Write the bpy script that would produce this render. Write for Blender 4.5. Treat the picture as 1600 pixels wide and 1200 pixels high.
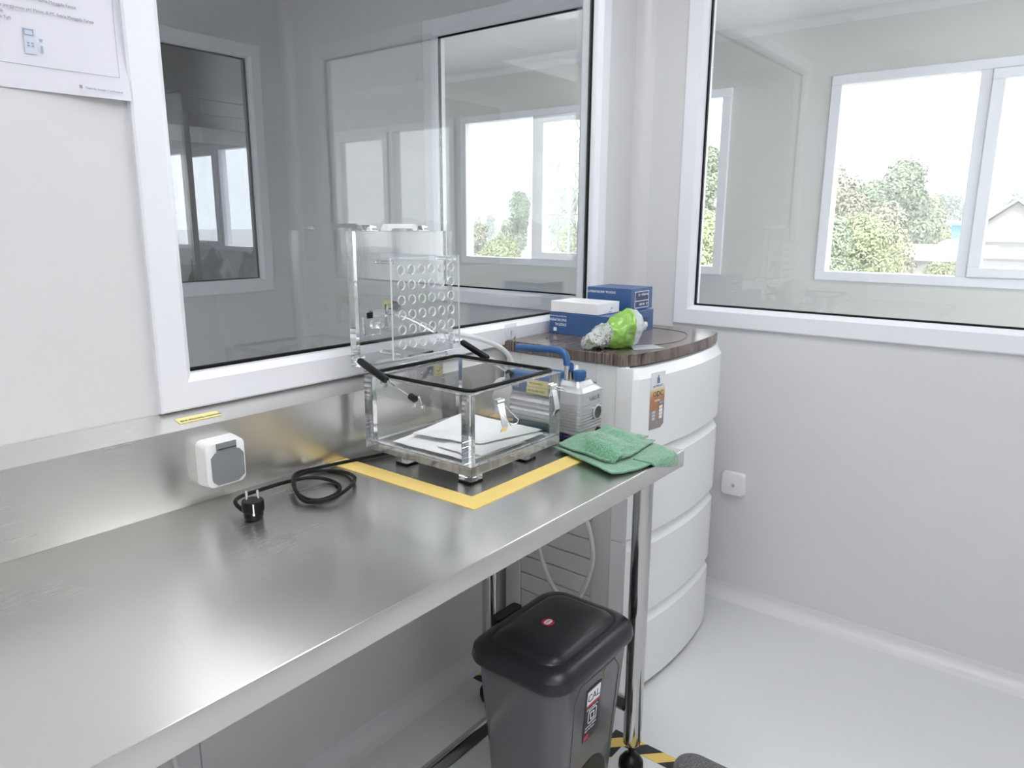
import bpy, bmesh, math, random
from mathutils import Vector, Matrix, noise
from math import pi, sin, cos, radians as R
random.seed(7)
for o in list(bpy.data.objects): bpy.data.objects.remove(o)
SC = bpy.context.scene
COL = SC.collection

# ------------------------------------------------------------------ camera
CAM = Vector((-2.4482, -1.3492, 1.343))
yaw, pit, rol, foc = R(38.2124), R(-12.4175), R(0.2995), 1141.85
fw = Vector((cos(yaw)*cos(pit), sin(yaw)*cos(pit), sin(pit)))
r0 = Vector((sin(yaw), -cos(yaw), 0)); u0 = r0.cross(fw)
rt = r0*cos(rol) + u0*sin(rol); up = -r0*sin(rol) + u0*cos(rol)
cd = bpy.data.cameras.new('camera'); cam = bpy.data.objects.new('camera', cd); COL.objects.link(cam)
cd.sensor_width = 36; cd.lens = foc*36/1600; cd.clip_start = .02; cd.clip_end = 2000
cam.matrix_world = Matrix(((rt.x, up.x, -fw.x, CAM.x), (rt.y, up.y, -fw.y, CAM.y), (rt.z, up.z, -fw.z, CAM.z), (0, 0, 0, 1)))
SC.camera = cam

# ------------------------------------------------------------------ world, sun, exposure
SKY = 4.5
w = bpy.data.worlds.new('sky'); SC.world = w; w.use_nodes = True
bg = w.node_tree.nodes['Background']; bg.inputs[0].default_value = (.93, .965, 1, 1); bg.inputs[1].default_value = SKY
sd = bpy.data.lights.new('sun', 'SUN'); sd.energy = 6.5; sd.angle = R(12); sd.color = (1, .96, .9)
sun = bpy.data.objects.new('sun', sd); COL.objects.link(sun)
sun.rotation_euler = Vector((.62, .28, -.75)).to_track_quat('-Z', 'Y').to_euler()
SC.view_settings.view_transform = 'Standard'; SC.view_settings.look = 'None'
SC.view_settings.exposure = 0.28; SC.view_settings.gamma = 1
SC.cycles.caustics_reflective = True; SC.cycles.caustics_refractive = True
SC.cycles.max_bounces = 24; SC.cycles.transmission_bounces = 20; SC.cycles.transparent_max_bounces = 32; SC.cycles.diffuse_bounces = 6; SC.cycles.glossy_bounces = 8
LED_ROOM, LED_ADJ, LED_REAR, LED_COR = 5.2, 16.0, 20.0, 4.5

# ------------------------------------------------------------------ materials
MATS = {}
def mat(name, col=(.8, .8, .8), rough=.5, metal=0, bump=0, bscale=200, var=0, vscale=8, aniso=0, trans=0, ior=1.45, coat=0, stretch=None, spec=.5, emit=0, alpha=1, rvar=0):
    if name in MATS: return MATS[name]
    m = bpy.data.materials.new(name); m.use_nodes = True; N = m.node_tree; b = N.nodes['Principled BSDF']
    b.inputs['Base Color'].default_value = (*col, 1); b.inputs['Roughness'].default_value = rough; b.inputs['Metallic'].default_value = metal
    b.inputs['IOR'].default_value = ior; b.inputs['Transmission Weight'].default_value = trans; b.inputs['Coat Weight'].default_value = coat
    b.inputs['Anisotropic'].default_value = aniso; b.inputs['Specular IOR Level'].default_value = spec; b.inputs['Alpha'].default_value = alpha
    if emit: b.inputs['Emission Color'].default_value = (*col, 1); b.inputs['Emission Strength'].default_value = emit
    if bump or var or rvar:
        tc = N.nodes.new('ShaderNodeTexCoord'); mp = N.nodes.new('ShaderNodeMapping'); N.links.new(tc.outputs['Object'], mp.inputs[0])
        if stretch: mp.inputs['Scale'].default_value = stretch
    if bump:
        t = N.nodes.new('ShaderNodeTexNoise'); t.inputs['Scale'].default_value = bscale; t.inputs['Detail'].default_value = 4
        bp = N.nodes.new('ShaderNodeBump'); bp.inputs['Strength'].default_value = bump; bp.inputs['Distance'].default_value = .002
        N.links.new(mp.outputs[0], t.inputs[0]); N.links.new(t.outputs[0], bp.inputs['Height']); N.links.new(bp.outputs[0], b.inputs['Normal'])
    if var:
        t = N.nodes.new('ShaderNodeTexNoise'); t.inputs['Scale'].default_value = vscale; t.inputs['Detail'].default_value = 5
        cr = N.nodes.new('ShaderNodeValToRGB'); cr.color_ramp.elements[0].position = .3; cr.color_ramp.elements[1].position = .7
        cr.color_ramp.elements[0].color = (*[c*(1-var) for c in col], 1); cr.color_ramp.elements[1].color = (*[min(1, c*(1+var)) for c in col], 1)
        N.links.new(mp.outputs[0], t.inputs[0]); N.links.new(t.outputs[0], cr.inputs[0]); N.links.new(cr.outputs[0], b.inputs['Base Color'])
    if rvar:
        t = N.nodes.new('ShaderNodeTexNoise'); t.inputs['Scale'].default_value = 5; t.inputs['Detail'].default_value = 6
        mr = N.nodes.new('ShaderNodeMapRange'); mr.inputs[1].default_value = .3; mr.inputs[2].default_value = .7; mr.inputs[3].default_value = rough-rvar; mr.inputs[4].default_value = rough+rvar
        N.links.new(mp.outputs[0], t.inputs[0]); N.links.new(t.outputs[0], mr.inputs[0]); N.links.new(mr.outputs[0], b.inputs['Roughness'])
    MATS[name] = m; return m

def pane_mat(name='window_glass', tint=(.975, .985, .985, 1)):
    m = bpy.data.materials.new(name); m.use_nodes = True; N = m.node_tree; N.nodes.clear()
    out = N.nodes.new('ShaderNodeOutputMaterial'); mx = N.nodes.new('ShaderNodeMixShader')
    tr = N.nodes.new('ShaderNodeBsdfTransparent'); tr.inputs[0].default_value = tint
    gl = N.nodes.new('ShaderNodeBsdfGlossy'); gl.inputs['Roughness'].default_value = 0; gl.inputs[0].default_value = (1, 1, 1, 1)
    lw = N.nodes.new('ShaderNodeLayerWeight'); lw.inputs[0].default_value = .5
    p = N.nodes.new('ShaderNodeMath'); p.operation = 'POWER'; p.inputs[1].default_value = 5
    q = N.nodes.new('ShaderNodeMath'); q.operation = 'MULTIPLY_ADD'; q.inputs[1].default_value = .93; q.inputs[2].default_value = .07
    N.links.new(lw.outputs['Facing'], p.inputs[0]); N.links.new(p.outputs[0], q.inputs[0]); N.links.new(q.outputs[0], mx.inputs[0])
    N.links.new(tr.outputs[0], mx.inputs[1]); N.links.new(gl.outputs[0], mx.inputs[2]); N.links.new(mx.outputs[0], out.inputs[0])
    return m
GLASS = pane_mat(); TINT = pane_mat('tinted_glass', (.60, .61, .63, 1))
WALL = mat('wall_panel', (.70, .70, .705), .38, bump=.03, bscale=60, var=.01, vscale=3)
WALLD = mat('wall_panel_outer', (.66, .66, .64), .4, var=.01, vscale=2)
COVE = mat('cove_profile', (.72, .72, .735), .28)
FLOOR = mat('epoxy_floor', (.70, .705, .712), .16, var=.015, vscale=2, bump=.02, bscale=12, coat=.2)
CEIL = mat('ceiling_panel', (.8, .8, .8), .5)
UPVC = mat('white_frame_profile', (.84, .845, .89), .3)
BLACKG = mat('black_gasket', (.004, .004, .005), .5, spec=.25)
def steel_mat(name='brushed_steel', base=(.73, .715, .69), r=.26):
    m = mat(name, base, r, 1, aniso=.75, var=.02, vscale=3, stretch=(1, 1, 1)); N = m.node_tree; b = N.nodes['Principled BSDF']
    tg = N.nodes.new('ShaderNodeTangent'); tg.direction_type = 'UV_MAP'; tg.uv_map = 'UVMap'; N.links.new(tg.outputs[0], b.inputs['Tangent'])
    # faint brushing along the length plus a few dull smudges in the gloss
    tc = N.nodes.new('ShaderNodeTexCoord'); mp = N.nodes.new('ShaderNodeMapping'); mp.inputs['Scale'].default_value = (3, 220, 220); t = N.nodes.new('ShaderNodeTexNoise'); t.inputs['Scale'].default_value = 2; t.inputs['Detail'].default_value = 3
    t2 = N.nodes.new('ShaderNodeTexNoise'); t2.inputs['Scale'].default_value = 4; t2.inputs['Detail'].default_value = 6
    ad = N.nodes.new('ShaderNodeMath'); ad.operation = 'MULTIPLY_ADD'; ad.inputs[1].default_value = .5; mr = N.nodes.new('ShaderNodeMapRange'); mr.inputs[1].default_value = .5; mr.inputs[2].default_value = 1.0; mr.inputs[3].default_value = r-.005; mr.inputs[4].default_value = r+.015
    N.links.new(tc.outputs['Object'], mp.inputs[0]); N.links.new(mp.outputs[0], t.inputs[0]); N.links.new(tc.outputs['Object'], t2.inputs[0]); N.links.new(t.outputs[0], ad.inputs[0]); N.links.new(t2.outputs[0], ad.inputs[2]); N.links.new(ad.outputs[0], mr.inputs[0]); N.links.new(mr.outputs[0], b.inputs['Roughness'])
    return m
STEEL = steel_mat()
STEELV = mat('steel_polished', (.55, .54, .53), .12, 1)
CHROME = mat('chrome', (.75, .75, .76), .08, 1)
BLACKP = mat('black_plastic', (.004, .004, .005), .35, spec=.35)
BLACKR = mat('black_rubber', (.004, .004, .005), .5, spec=.3)
WHITEP = mat('white_plastic', (.85, .85, .85), .3)
GREYP = mat('grey_plastic', (.22, .23, .24), .4)
YTAPE = mat('yellow_tape', (.83, .62, .20), .4, var=.04, vscale=30)
ACRYL = mat('clear_acrylic', (.985, .99, .99), .0, trans=1, ior=1.49)
def edge_mat():
    m = bpy.data.materials.new('acrylic_cut_edge'); m.use_nodes = True; N = m.node_tree; b = N.nodes['Principled BSDF']; out = N.nodes['Material Output']
    b.inputs['Base Color'].default_value = (.98, .99, .99, 1); b.inputs['Transmission Weight'].default_value = 1; b.inputs['IOR'].default_value = 1.49; b.inputs['Roughness'].default_value = .04
    tl = N.nodes.new('ShaderNodeBsdfDiffuse'); tl.inputs[0].default_value = (.9, .91, .92, 1); mx = N.nodes.new('ShaderNodeMixShader')
    tc = N.nodes.new('ShaderNodeTexCoord'); mp = N.nodes.new('ShaderNodeMapping'); mp.inputs['Scale'].default_value = (60, 60, 14); t = N.nodes.new('ShaderNodeTexNoise'); t.inputs['Scale'].default_value = 1.5; t.inputs['Detail'].default_value = 4
    mr = N.nodes.new('ShaderNodeMapRange'); mr.inputs[1].default_value = .35; mr.inputs[2].default_value = .65; mr.inputs[3].default_value = .08; mr.inputs[4].default_value = .24
    N.links.new(tc.outputs['Object'], mp.inputs[0]); N.links.new(mp.outputs[0], t.inputs[0]); N.links.new(t.outputs[0], mr.inputs[0]); N.links.new(mr.outputs[0], mx.inputs[0])
    N.links.new(b.outputs[0], mx.inputs[1]); N.links.new(tl.outputs[0], mx.inputs[2]); N.links.new(mx.outputs[0], out.inputs[0]); return m
EDGE = edge_mat()
BEDGE = mat('bright_acrylic_edge', (.95, .96, .97), .3, trans=.25, ior=1.2)
ACRYLF = mat('frosted_acrylic', (.95, .96, .97), .18, trans=1, ior=1.45)
PAPER = mat('white_tissue', (.96, .96, .97), .8, bump=.2, bscale=90)
BIN = mat('bin_charcoal', (.115, .118, .126), .22, bump=.04, bscale=500)
BINL = mat('bin_lid', (.02, .021, .025), .28, bump=.05, bscale=500)
BLUE = mat('pump_blue', (.035, .12, .30), .35)
NAVY = mat('navy_base', (.012, .02, .12), .3)
ALU = mat('cast_aluminium', (.62, .62, .64), .36, .75, bump=.05, bscale=300)
BRASS = mat('brass', (.5, .40, .25), .3, 1)
BOXB = mat('box_blue', (.045, .11, .27), .35, var=.06, vscale=20)
BOXN = mat('box_navy', (.02, .035, .13), .4)
BOXW = mat('box_white', (.85, .85, .86), .4)
CABW = mat('cabinet_white', (.86, .865, .88), .22)
CABS = mat('cabinet_side', (.74, .75, .75), .35)
INK = mat('dark_ink', (.04, .04, .05), .6)
INKG = mat('grey_ink', (.30, .30, .34), .6)
LABELY = mat('yellow_label', (.85, .76, .33), .5)
WINK = mat('white_ink', (.9, .9, .92), .5)
RED = mat('red_ink', (.6, .03, .06), .5)
def wood_mat():
    m = bpy.data.materials.new('walnut_laminate'); m.use_nodes = True; N = m.node_tree; b = N.nodes['Principled BSDF']
    tc = N.nodes.new('ShaderNodeTexCoord'); mp = N.nodes.new('ShaderNodeMapping'); mp.inputs['Scale'].default_value = (4, 130, 4); mp.inputs['Rotation'].default_value = (0, 0, R(0))
    t = N.nodes.new('ShaderNodeTexNoise'); t.inputs['Scale'].default_value = 1.6; t.inputs['Detail'].default_value = 6; t.inputs['Distortion'].default_value = .6
    cr = N.nodes.new('ShaderNodeValToRGB'); e = cr.color_ramp.elements; e[0].position = .32; e[0].color = (.045, .032, .028, 1); e[1].position = .68; e[1].color = (.26, .20, .175, 1)
    N.links.new(tc.outputs['Object'], mp.inputs[0]); N.links.new(mp.outputs[0], t.inputs[0]); N.links.new(t.outputs[0], cr.inputs[0]); N.links.new(cr.outputs[0], b.inputs['Base Color'])
    b.inputs['Roughness'].default_value = .2; return m
WOOD = wood_mat()

# ------------------------------------------------------------------ helpers
def bx(bm, x0, x1, y0, y1, z0, z1, bev=0, seg=2, mi=0):
    r = bmesh.ops.create_cube(bm, size=1); vs = r['verts']
    for v in vs: v.co = Vector(((x0+x1)/2+v.co.x*(x1-x0), (y0+y1)/2+v.co.y*(y1-y0), (z0+z1)/2+v.co.z*(z1-z0)))
    fs = {f for v in vs for f in v.link_faces}
    for f in fs: f.material_index = mi
    if bev:
        es = list({e for v in vs for e in v.link_edges})
        rr = bmesh.ops.bevel(bm, geom=es, offset=bev, segments=seg, affect='EDGES', profile=.5)
        for f in rr['faces']: f.material_index = mi
def frame_of(d):
    d = d.normalized(); a = Vector((0, 0, 1)) if abs(d.z) < .9 else Vector((1, 0, 0))
    u = d.cross(a).normalized(); return u, d.cross(u).normalized()
def tube(bm, pts, r, seg=12, caps=True, mi=0):
    pts = [Vector(p) for p in pts]; rs = r if isinstance(r, (list, tuple)) else [r]*len(pts)
    rings = []; u = v = None
    for i, p in enumerate(pts):
        d = (pts[min(i+1, len(pts)-1)]-pts[max(i-1, 0)]).normalized()
        if u is None: u, v = frame_of(d)
        else:
            u = (u-d*u.dot(d)).normalized(); v = d.cross(u).normalized()
        rings.append([bm.verts.new(p+(u*cos(2*pi*k/seg)+v*sin(2*pi*k/seg))*rs[i]) for k in range(seg)])
    for a, b in zip(rings, rings[1:]):
        for k in range(seg):
            f = bm.faces.new((a[k], a[(k+1) % seg], b[(k+1) % seg], b[k])); f.material_index = mi; f.smooth = True
    if caps:
        for rg in (rings[0], rings[-1]):
            f = bm.faces.new(rg); f.material_index = mi
def smooth_path(pts, n=8):
    pts = [Vector(p) for p in pts]; out = []
    for i in range(len(pts)-1):
        p0 = pts[max(i-1, 0)]; p1 = pts[i]; p2 = pts[i+1]; p3 = pts[min(i+2, len(pts)-1)]
        for k in range(n):
            t = k/n; out.append(.5*((2*p1)+(p2-p0)*t+(2*p0-5*p1+4*p2-p3)*t*t+(3*p1-p0-3*p2+p3)*t**3))
    out.append(pts[-1]); return out
def prism(bm, poly, a0, a1, axis='z', mi=0):
    def P(u, v, a): return {'z': (u, v, a), 'y': (u, a, v), 'x': (a, u, v)}[axis]
    A = [bm.verts.new(P(u, v, a0)) for u, v in poly]; B = [bm.verts.new(P(u, v, a1)) for u, v in poly]
    n = len(poly)
    for i in range(n):
        f = bm.faces.new((A[i], A[(i+1) % n], B[(i+1) % n], B[i])); f.material_index = mi
    f = bm.faces.new(A[::-1]); f.material_index = mi; f = bm.faces.new(B); f.material_index = mi
def rrect(x0, x1, y0, y1, r, n=6):
    out = []
    for cx, cy, a in ((x1-r, y1-r, 0), (x0+r, y1-r, 90), (x0+r, y0+r, 180), (x1-r, y0+r, 270)):
        for k in range(n+1):
            t = R(a+90*k/n); out.append((cx+r*cos(t), cy+r*sin(t)))
    return out
def loft(bm, rings, mi=0, cap0=True, cap1=True, smooth=True):
    V = [[bm.verts.new(p) for p in rg] for rg in rings]; n = len(V[0])
    for a, b in zip(V, V[1:]):
        for k in range(n):
            f = bm.faces.new((a[k], a[(k+1) % n], b[(k+1) % n], b[k])); f.material_index = mi; f.smooth = smooth
    if cap0: f = bm.faces.new(V[0][::-1]); f.material_index = mi; f.smooth = smooth
    if cap1: f = bm.faces.new(V[-1]); f.material_index = mi; f.smooth = smooth
def lathe(bm, c, prof, axis=Vector((0, 0, 1)), seg=24, mi=0):
    c = Vector(c); axis = axis.normalized(); u, v = frame_of(axis)
    loft(bm, [[c+axis*h+(u*cos(2*pi*k/seg)+v*sin(2*pi*k/seg))*max(r, 1e-5) for k in range(seg)] for r, h in prof], mi)
def finish(name, bm, ms, auto=True):
    bmesh.ops.recalc_face_normals(bm, faces=bm.faces[:])
    me = bpy.data.meshes.new(name); bm.to_mesh(me); bm.free()
    for m in (ms if isinstance(ms, (list, tuple)) else [ms]): me.materials.append(m)
    return me
def smooth_angle(me, ang=35):
    bm = bmesh.new(); bm.from_mesh(me)
    for f in bm.faces: f.smooth = True
    for e in bm.edges: e.smooth = not (len(e.link_faces) == 2 and e.calc_face_angle(0) > R(ang))
    bm.to_mesh(me); bm.free()
def add_uv(o, ax=1):
    me = o.data; uv = me.uv_layers.new(name='UVMap')
    for l in me.loops:
        c = me.vertices[l.vertex_index].co; uv.data[l.index].uv = (c[ax]+c[2]*.999, c[0])
    return o
def tag(o, label=None, cat=None, group=None, kind=None):
    for k, v in (('label', label), ('category', cat), ('group', group), ('kind', kind)):
        if v: o[k] = v
    return o
def thing(name, loc, label, cat, group=None):
    o = bpy.data.objects.new(name, None); COL.objects.link(o); o.location = loc; o.empty_display_size = .05
    o['_loc'] = list(loc); return tag(o, label, cat, group)
def part(name, bm, ms, parent, label=None, ang=35, kind=None):
    """geometry is given in world coordinates"""
    me = finish(name, bm, ms)
    if ang: smooth_angle(me, ang)
    o = bpy.data.objects.new(name, me); COL.objects.link(o)
    o.parent = parent
    if parent is not None and '_loc' in parent:
        o.matrix_parent_inverse = Matrix.Translation(-Vector(parent['_loc']))
    elif parent is not None:
        o.matrix_parent_inverse = Matrix.Translation(-Vector(parent.get('_org', (0, 0, 0))))
    return tag(o, label, kind=kind)
def solo(name, bm, ms, label=None, cat=None, group=None, kind=None, ang=35):
    me = finish(name, bm, ms)
    if ang: smooth_angle(me, ang)
    xs = [v.co.x for v in me.vertices]; ys = [v.co.y for v in me.vertices]; zs = [v.co.z for v in me.vertices]
    c = Vector(((min(xs)+max(xs))/2, (min(ys)+max(ys))/2, min(zs)))
    me.transform(Matrix.Translation(-c)); o = bpy.data.objects.new(name, me); COL.objects.link(o); o.location = c; o['_org'] = list(c)
    return tag(o, label, cat, group, kind)
def text_mesh(s, size, origin, xd, yd, m, parent, name='lettering', depth=.0004, align='LEFT', label=None):
    cu = bpy.data.curves.new('t', 'FONT'); cu.body = s; cu.size = size; cu.extrude = depth/2; cu.align_x = align; cu.resolution_u = 2
    ob = bpy.data.objects.new('t', cu); COL.objects.link(ob)
    me = bpy.data.meshes.new_from_object(ob); bpy.data.objects.remove(ob)
    xd = Vector(xd).normalized(); yd = Vector(yd); yd = (yd-xd*yd.dot(xd)).normalized(); zd = xd.cross(yd)
    M = Matrix(((xd.x, yd.x, zd.x, origin[0]), (xd.y, yd.y, zd.y, origin[1]), (xd.z, yd.z, zd.z, origin[2]), (0, 0, 0, 1)))
    me.transform(M); me.materials.clear(); me.materials.append(m)
    o = bpy.data.objects.new(name, me); COL.objects.link(o); o.parent = parent
    off = parent.get('_loc') or parent.get('_org')
    if off: o.matrix_parent_inverse = Matrix.Translation(-Vector(off))
    return tag(o, label)
def copy_tree(o, parent=None):
    c = o.copy(); COL.objects.link(c)
    if parent is not None: c.parent = parent
    for ch in list(o.children): copy_tree(ch, c)
    return c
B = bmesh.new

# ------------------------------------------------------------------ building shell
def wall(name, axis, a0, a1, u0, u1, z0, z1, holes=(), m=WALL):
    bm = B()
    def q(ua, ub, za, zb):
        if ub-ua < 1e-4 or zb-za < 1e-4: return
        if axis == 'x': bx(bm, a0, a1, ua, ub, za, zb)
        else: bx(bm, ua, ub, a0, a1, za, zb)
    cur = u0; g = 0 if m is WALLD else .03
    for ha, hb, hz0, hz1 in sorted((a-g, b+g, c-g, d+g) for a, b, c, d in holes):
        q(cur, ha, z0, z1); q(ha, hb, z0, hz0); q(ha, hb, hz1, z1); cur = hb
    q(cur, u1, z0, z1)
    return solo(name, bm, m, kind='structure', ang=0)
def window_unit(name, axis, a0, a1, u0, u1, z0, z1, fw_=.067, glass_at=None, glass=None):
    """window opening u0..u1, z0..z1 (visible glass); frame overlaps the wall on both faces"""
    ga = glass_at if glass_at is not None else (a0+a1)/2
    c = ((a0+a1)/2, (u0+u1)/2, z0) if axis == 'x' else ((u0+u1)/2, (a0+a1)/2, z0)
    t = thing(name, c, None, None); t['kind'] = 'structure'
    bm = B()
    prof = [(-fw_, -.012), (-fw_+.004, -.015), (-.014, -.017), (-.002, -.006), (0, -.003), (0, ga-a0)]
    prof2 = [(0, ga-a0+.006), (0, a1-a0+.004), (-.014, a1-a0+.017), (-fw_+.004, a1-a0+.015), (-fw_, a1-a0+.012)]
    allp = prof+prof2+[(-fw_, a1-a0-.0005), (-.03, a1-a0-.0005), (-.03, .0005), (-fw_, .0005)]
    corners = [(u0, z0, -1, -1), (u1, z0, 1, -1), (u1, z1, 1, 1), (u0, z1, -1, 1)]
    V = []
    for (cu, cz, su, sz) in corners:
        ring = []
        for o_, d_ in allp:
            uu, zz, aa = cu-su*o_, cz-sz*o_, a0+d_
            ring.append(bm.verts.new((aa, uu, zz) if axis == 'x' else (uu, aa, zz)))
        V.append(ring)
    n = len(allp)
    for i in range(4):
        A, Bv = V[i], V[(i+1) % 4]
        for k in range(n): bm.faces.new((A[k], A[(k+1) % n], Bv[(k+1) % n], Bv[k]))
    part('window_frame', bm, UPVC, t, ang=20)
    bm = B()
    for (ua, ub, za, zb) in ((u0, u1, z0, z0+.006), (u0, u1, z1-.006, z1), (u0, u0+.006, z0+.006, z1-.006), (u1-.006, u1, z0+.006, z1-.006)):
        if axis == 'x': bx(bm, ga-.002, ga+.009, ua, ub, za, zb)
        else: bx(bm, ua, ub, ga-.002, ga+.009, za, zb)
    part('gasket', bm, BLACKG, t, ang=0)
    bm = B(); e = .0002
    if axis == 'x': bx(bm, ga+.0005, ga+.0055, u0+e, u1-e, z0+e, z1-e)
    else: bx(bm, u0+e, u1-e, ga+.0005, ga+.0055, z0+e, z1-e)
    part('pane', bm, glass or GLASS, t, ang=0)
    return t
H = 2.55
ZW0, ZW1 = 1.056, 2.124
# right wall plane x=0..0.05 ; left wall plane y=0..0.05
wall('wall_left', 'y', 0, .05, -3.6, 0, 0, H, [(-1.745, -.305, ZW0, ZW1)])
wall('wall_right', 'x', 0, .05, -2.9, 2.10, 0, H, [(-1.746, -.240, ZW0+.004, ZW1), (.22, 1.005, ZW0+.004, ZW1)])
wall('wall_adjoining_back', 'y', 2.05, 2.10, -3.6, 0, 0, H, [(-1.70, -.245, ZW0, ZW1)], WALL)
wall('wall_rear', 'y', 9.0, 9.05, -3.65, .05, 0, H)
wall('wall_behind', 'y', -2.95, -2.9, -3.6, .05, 0, H, m=WALL)
wall('wall_far_left', 'x', -3.65, -3.6, -2.95, 9.0, 0, H)
window_unit('window_1', 'y', 0, .05, -1.745, -.305, ZW0, ZW1, glass_at=.016)
window_unit('window_2', 'x', 0, .05, -1.746, -.240, ZW0+.004, ZW1, glass_at=.016)
window_unit('window_3', 'x', 0, .05, .22, 1.005, ZW0+.004, ZW1, glass_at=.016)
window_unit('window_4', 'y', 2.05, 2.10, -1.70, -.245, ZW0, ZW1, glass_at=2.066, glass=TINT)
bm = B(); bx(bm, -3.65, 2.5, -8.05, 9.05, -.06, 0); solo('floor', bm, FLOOR, kind='structure', ang=0)
bm = B(); bx(bm, -3.65, 2.5, -8.05, 9.05, H, H+.1); solo('ceiling', bm, CEIL, kind='structure', ang=0)
# outer facade and corridor ends
XO = 2.352; OZ0, OZ1 = 1.062, 2.150
UN = [8.335, 2.975, 0, -3.06, -6.12+.4]
holes = []
for top in UN: holes.append((top+.025-2.36, top+.025, OZ0-.055, OZ1+.055))
wall('wall_outer', 'x', XO+.02, XO+.14, -8.05, 9.05, 0, H, holes, WALLD)
wall('wall_corridor_near', 'y', -8.05, -8.0, .05, XO+.02, 0, H)
wall('wall_corridor_far', 'y', 9.0, 9.05, .05, XO+.02, 0, H)
nw = 5
for top in UN:
    t = thing('window_%d' % nw, (XO, top-1.15, OZ0), None, None); t['kind'] = 'structure'; nw += 1
    Y1 = top+.025; Y0 = Y1-2.36
    g = [(Y1-.06-.70, Y1-.06, OZ0, OZ1, 0), (Y1-.888-.57, Y1-.888, OZ0+.05, OZ1-.05, 1), (Y0+.06, Y0+.06+.70, OZ0, OZ1, 0)]
    bm = B(); a0, a1 = XO, XO+.10
    bx(bm, a0, a1, Y0, Y1, OZ0-.055, OZ0, .004, 1); bx(bm, a0, a1, Y0, Y1, OZ1, OZ1+.055, .004, 1)
    bx(bm, a0, a1, Y0, Y0+.06, OZ0, OZ1, .003, 1); bx(bm, a0, a1, Y1-.06, Y1, OZ0, OZ1, .003, 1)
    bx(bm, a0, a1, Y1-.06-.70-.055, Y1-.06-.70, OZ0, OZ1, .003, 1); bx(bm, a0, a1, Y0+.76, Y0+.815, OZ0, OZ1, .003, 1)
    part('window_frame', bm, UPVC, t)
    bm = B(); s0, s1 = Y0+.815, Y1-.815
    bx(bm, a0-.02, a0+.05, s0+.002, s1-.002, OZ0+.002, OZ0+.055, .004, 1); bx(bm, a0-.02, a0+.05, s0+.002, s1-.002, OZ1-.055, OZ1-.002, .004, 1)
    bx(bm, a0-.02, a0+.05, s0+.002, s0+.065, OZ0+.055, OZ1-.055, .004, 1); bx(bm, a0-.02, a0+.05, s1-.065, s1-.002, OZ0+.055, OZ1-.055, .004, 1)
    bx(bm, a0-.045, a0-.02, (s0+s1)/2-.05, (s0+s1)/2+.05, OZ0+.015, OZ0+.04, .004, 1)
    part('sash', bm, UPVC, t)
    for (p0, p1, pz0, pz1, k) in ((Y1-.76, Y1-.06, OZ0, OZ1, 0), (s0+.065, s1-.065, OZ0+.055, OZ1-.055, 1), (Y0+.06, Y0+.76, OZ0, OZ1, 0)):
        bm = B(); ga = a0+(.02 if k else .045); bx(bm, ga, ga+.005, p0+.0003, p1-.0003, pz0+.0003, pz1-.0003); part('pane', bm, GLASS, t, ang=0)
# coves: quarter round profile strips
def cove(name, p0, p1, inward, rad, vertical=False, m=COVE):
    """p0,p1 : line on the inside corner; inward = (d1,d2) two unit vectors leaving the corner"""
    d1, d2 = Vector(inward[0]), Vector(inward[1]); bm = B(); n = 8
    pf = [d1*rad]+[d1*rad+d2*rad-(d1*sin(t)*0) for t in ()]
    arc = []
    for k in range(n+1):
        t = pi/2*k/n; arc.append(d1*rad*(1-sin(t))+d2*rad*(1-cos(t)))
    poly = [d1*(rad+.006)]+[a+(d1+d2)*.0015 for a in arc]+[d2*(rad+.006)]+[Vector((0, 0, 0))]
    rg = [[Vector(p)+q for q in poly] for p in (p0, p1)]
    loft(bm, rg, 0, smooth=False); return solo(name, bm, m, kind='structure', ang=30)
X, Y, Z = Vector((1, 0, 0)), Vector((0, 1, 0)), Vector((0, 0, 1))
rc = .042
cove('baseboard_right', (0, 0, 0), (0, -2.9, 0), (-X, Z), rc)
cove('baseboard_left', (-3.6, 0, 0), (0, 0, 0), (-Y, Z), rc)
cove('trim_1', (0, 0, .045), (0, 0, H), (-X, -Y), .043)
cove('trim_2', (0, .05, 0), (0, .05, H), (-X, Y), .043)
cove('trim_3', (0, 2.05, 0), (0, 2.05, H), (-X, -Y), .043)
cove('trim_4', (.05, -8, H), (.05, 9, H), (X, -Z), .05)
cove('trim_5', (XO+.02, -8, H), (XO+.02, 9, H), (-X, -Z), .05)
cove('trim_6', (0, 0, H), (0, -2.9, H), (-X, -Z), .05)
bm = B(); bx(bm, -1.7980, -1.7960, -.0012, .0006, .045, .985); solo('trim_7', bm, INKG, kind='structure', ang=0)
bm = B(); bx(bm, -3.0, -2.998, -.0012, .0006, .045, .95); solo('trim_8', bm, INKG, kind='structure', ang=0)

# ------------------------------------------------------------------ ceiling lights
EM = {}
def led(x, y, wx, wy, strength, label):
    t = thing('ceiling_light', (x, y, H-.02), label, 'ceiling light')
    bm = B()
    for q in ((x-wx/2-.02, x+wx/2+.02, y-wy/2-.02, y-wy/2), (x-wx/2-.02, x+wx/2+.02, y+wy/2, y+wy/2+.02), (x-wx/2-.02, x-wx/2, y-wy/2, y+wy/2), (x+wx/2, x+wx/2+.02, y-wy/2, y+wy/2)):
        bx(bm, *q, H-.018, H-.0005)
    part('frame', bm, UPVC, t, ang=0)
    k = round(strength, 2)
    if k not in EM: EM[k] = mat('led_diffuser_%g' % k, (.97, .985, 1), .5, emit=k)
    bm = B(); bx(bm, x-wx/2+.001, x+wx/2-.001, y-wy/2+.001, y+wy/2-.001, H-.012, H-.001); part('diffuser', bm, EM[k], t, ang=0)
led(-2.7, -1.75, 1.2, 1.2, LED_ROOM, 'square led panel light in the ceiling above the steel table')
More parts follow.
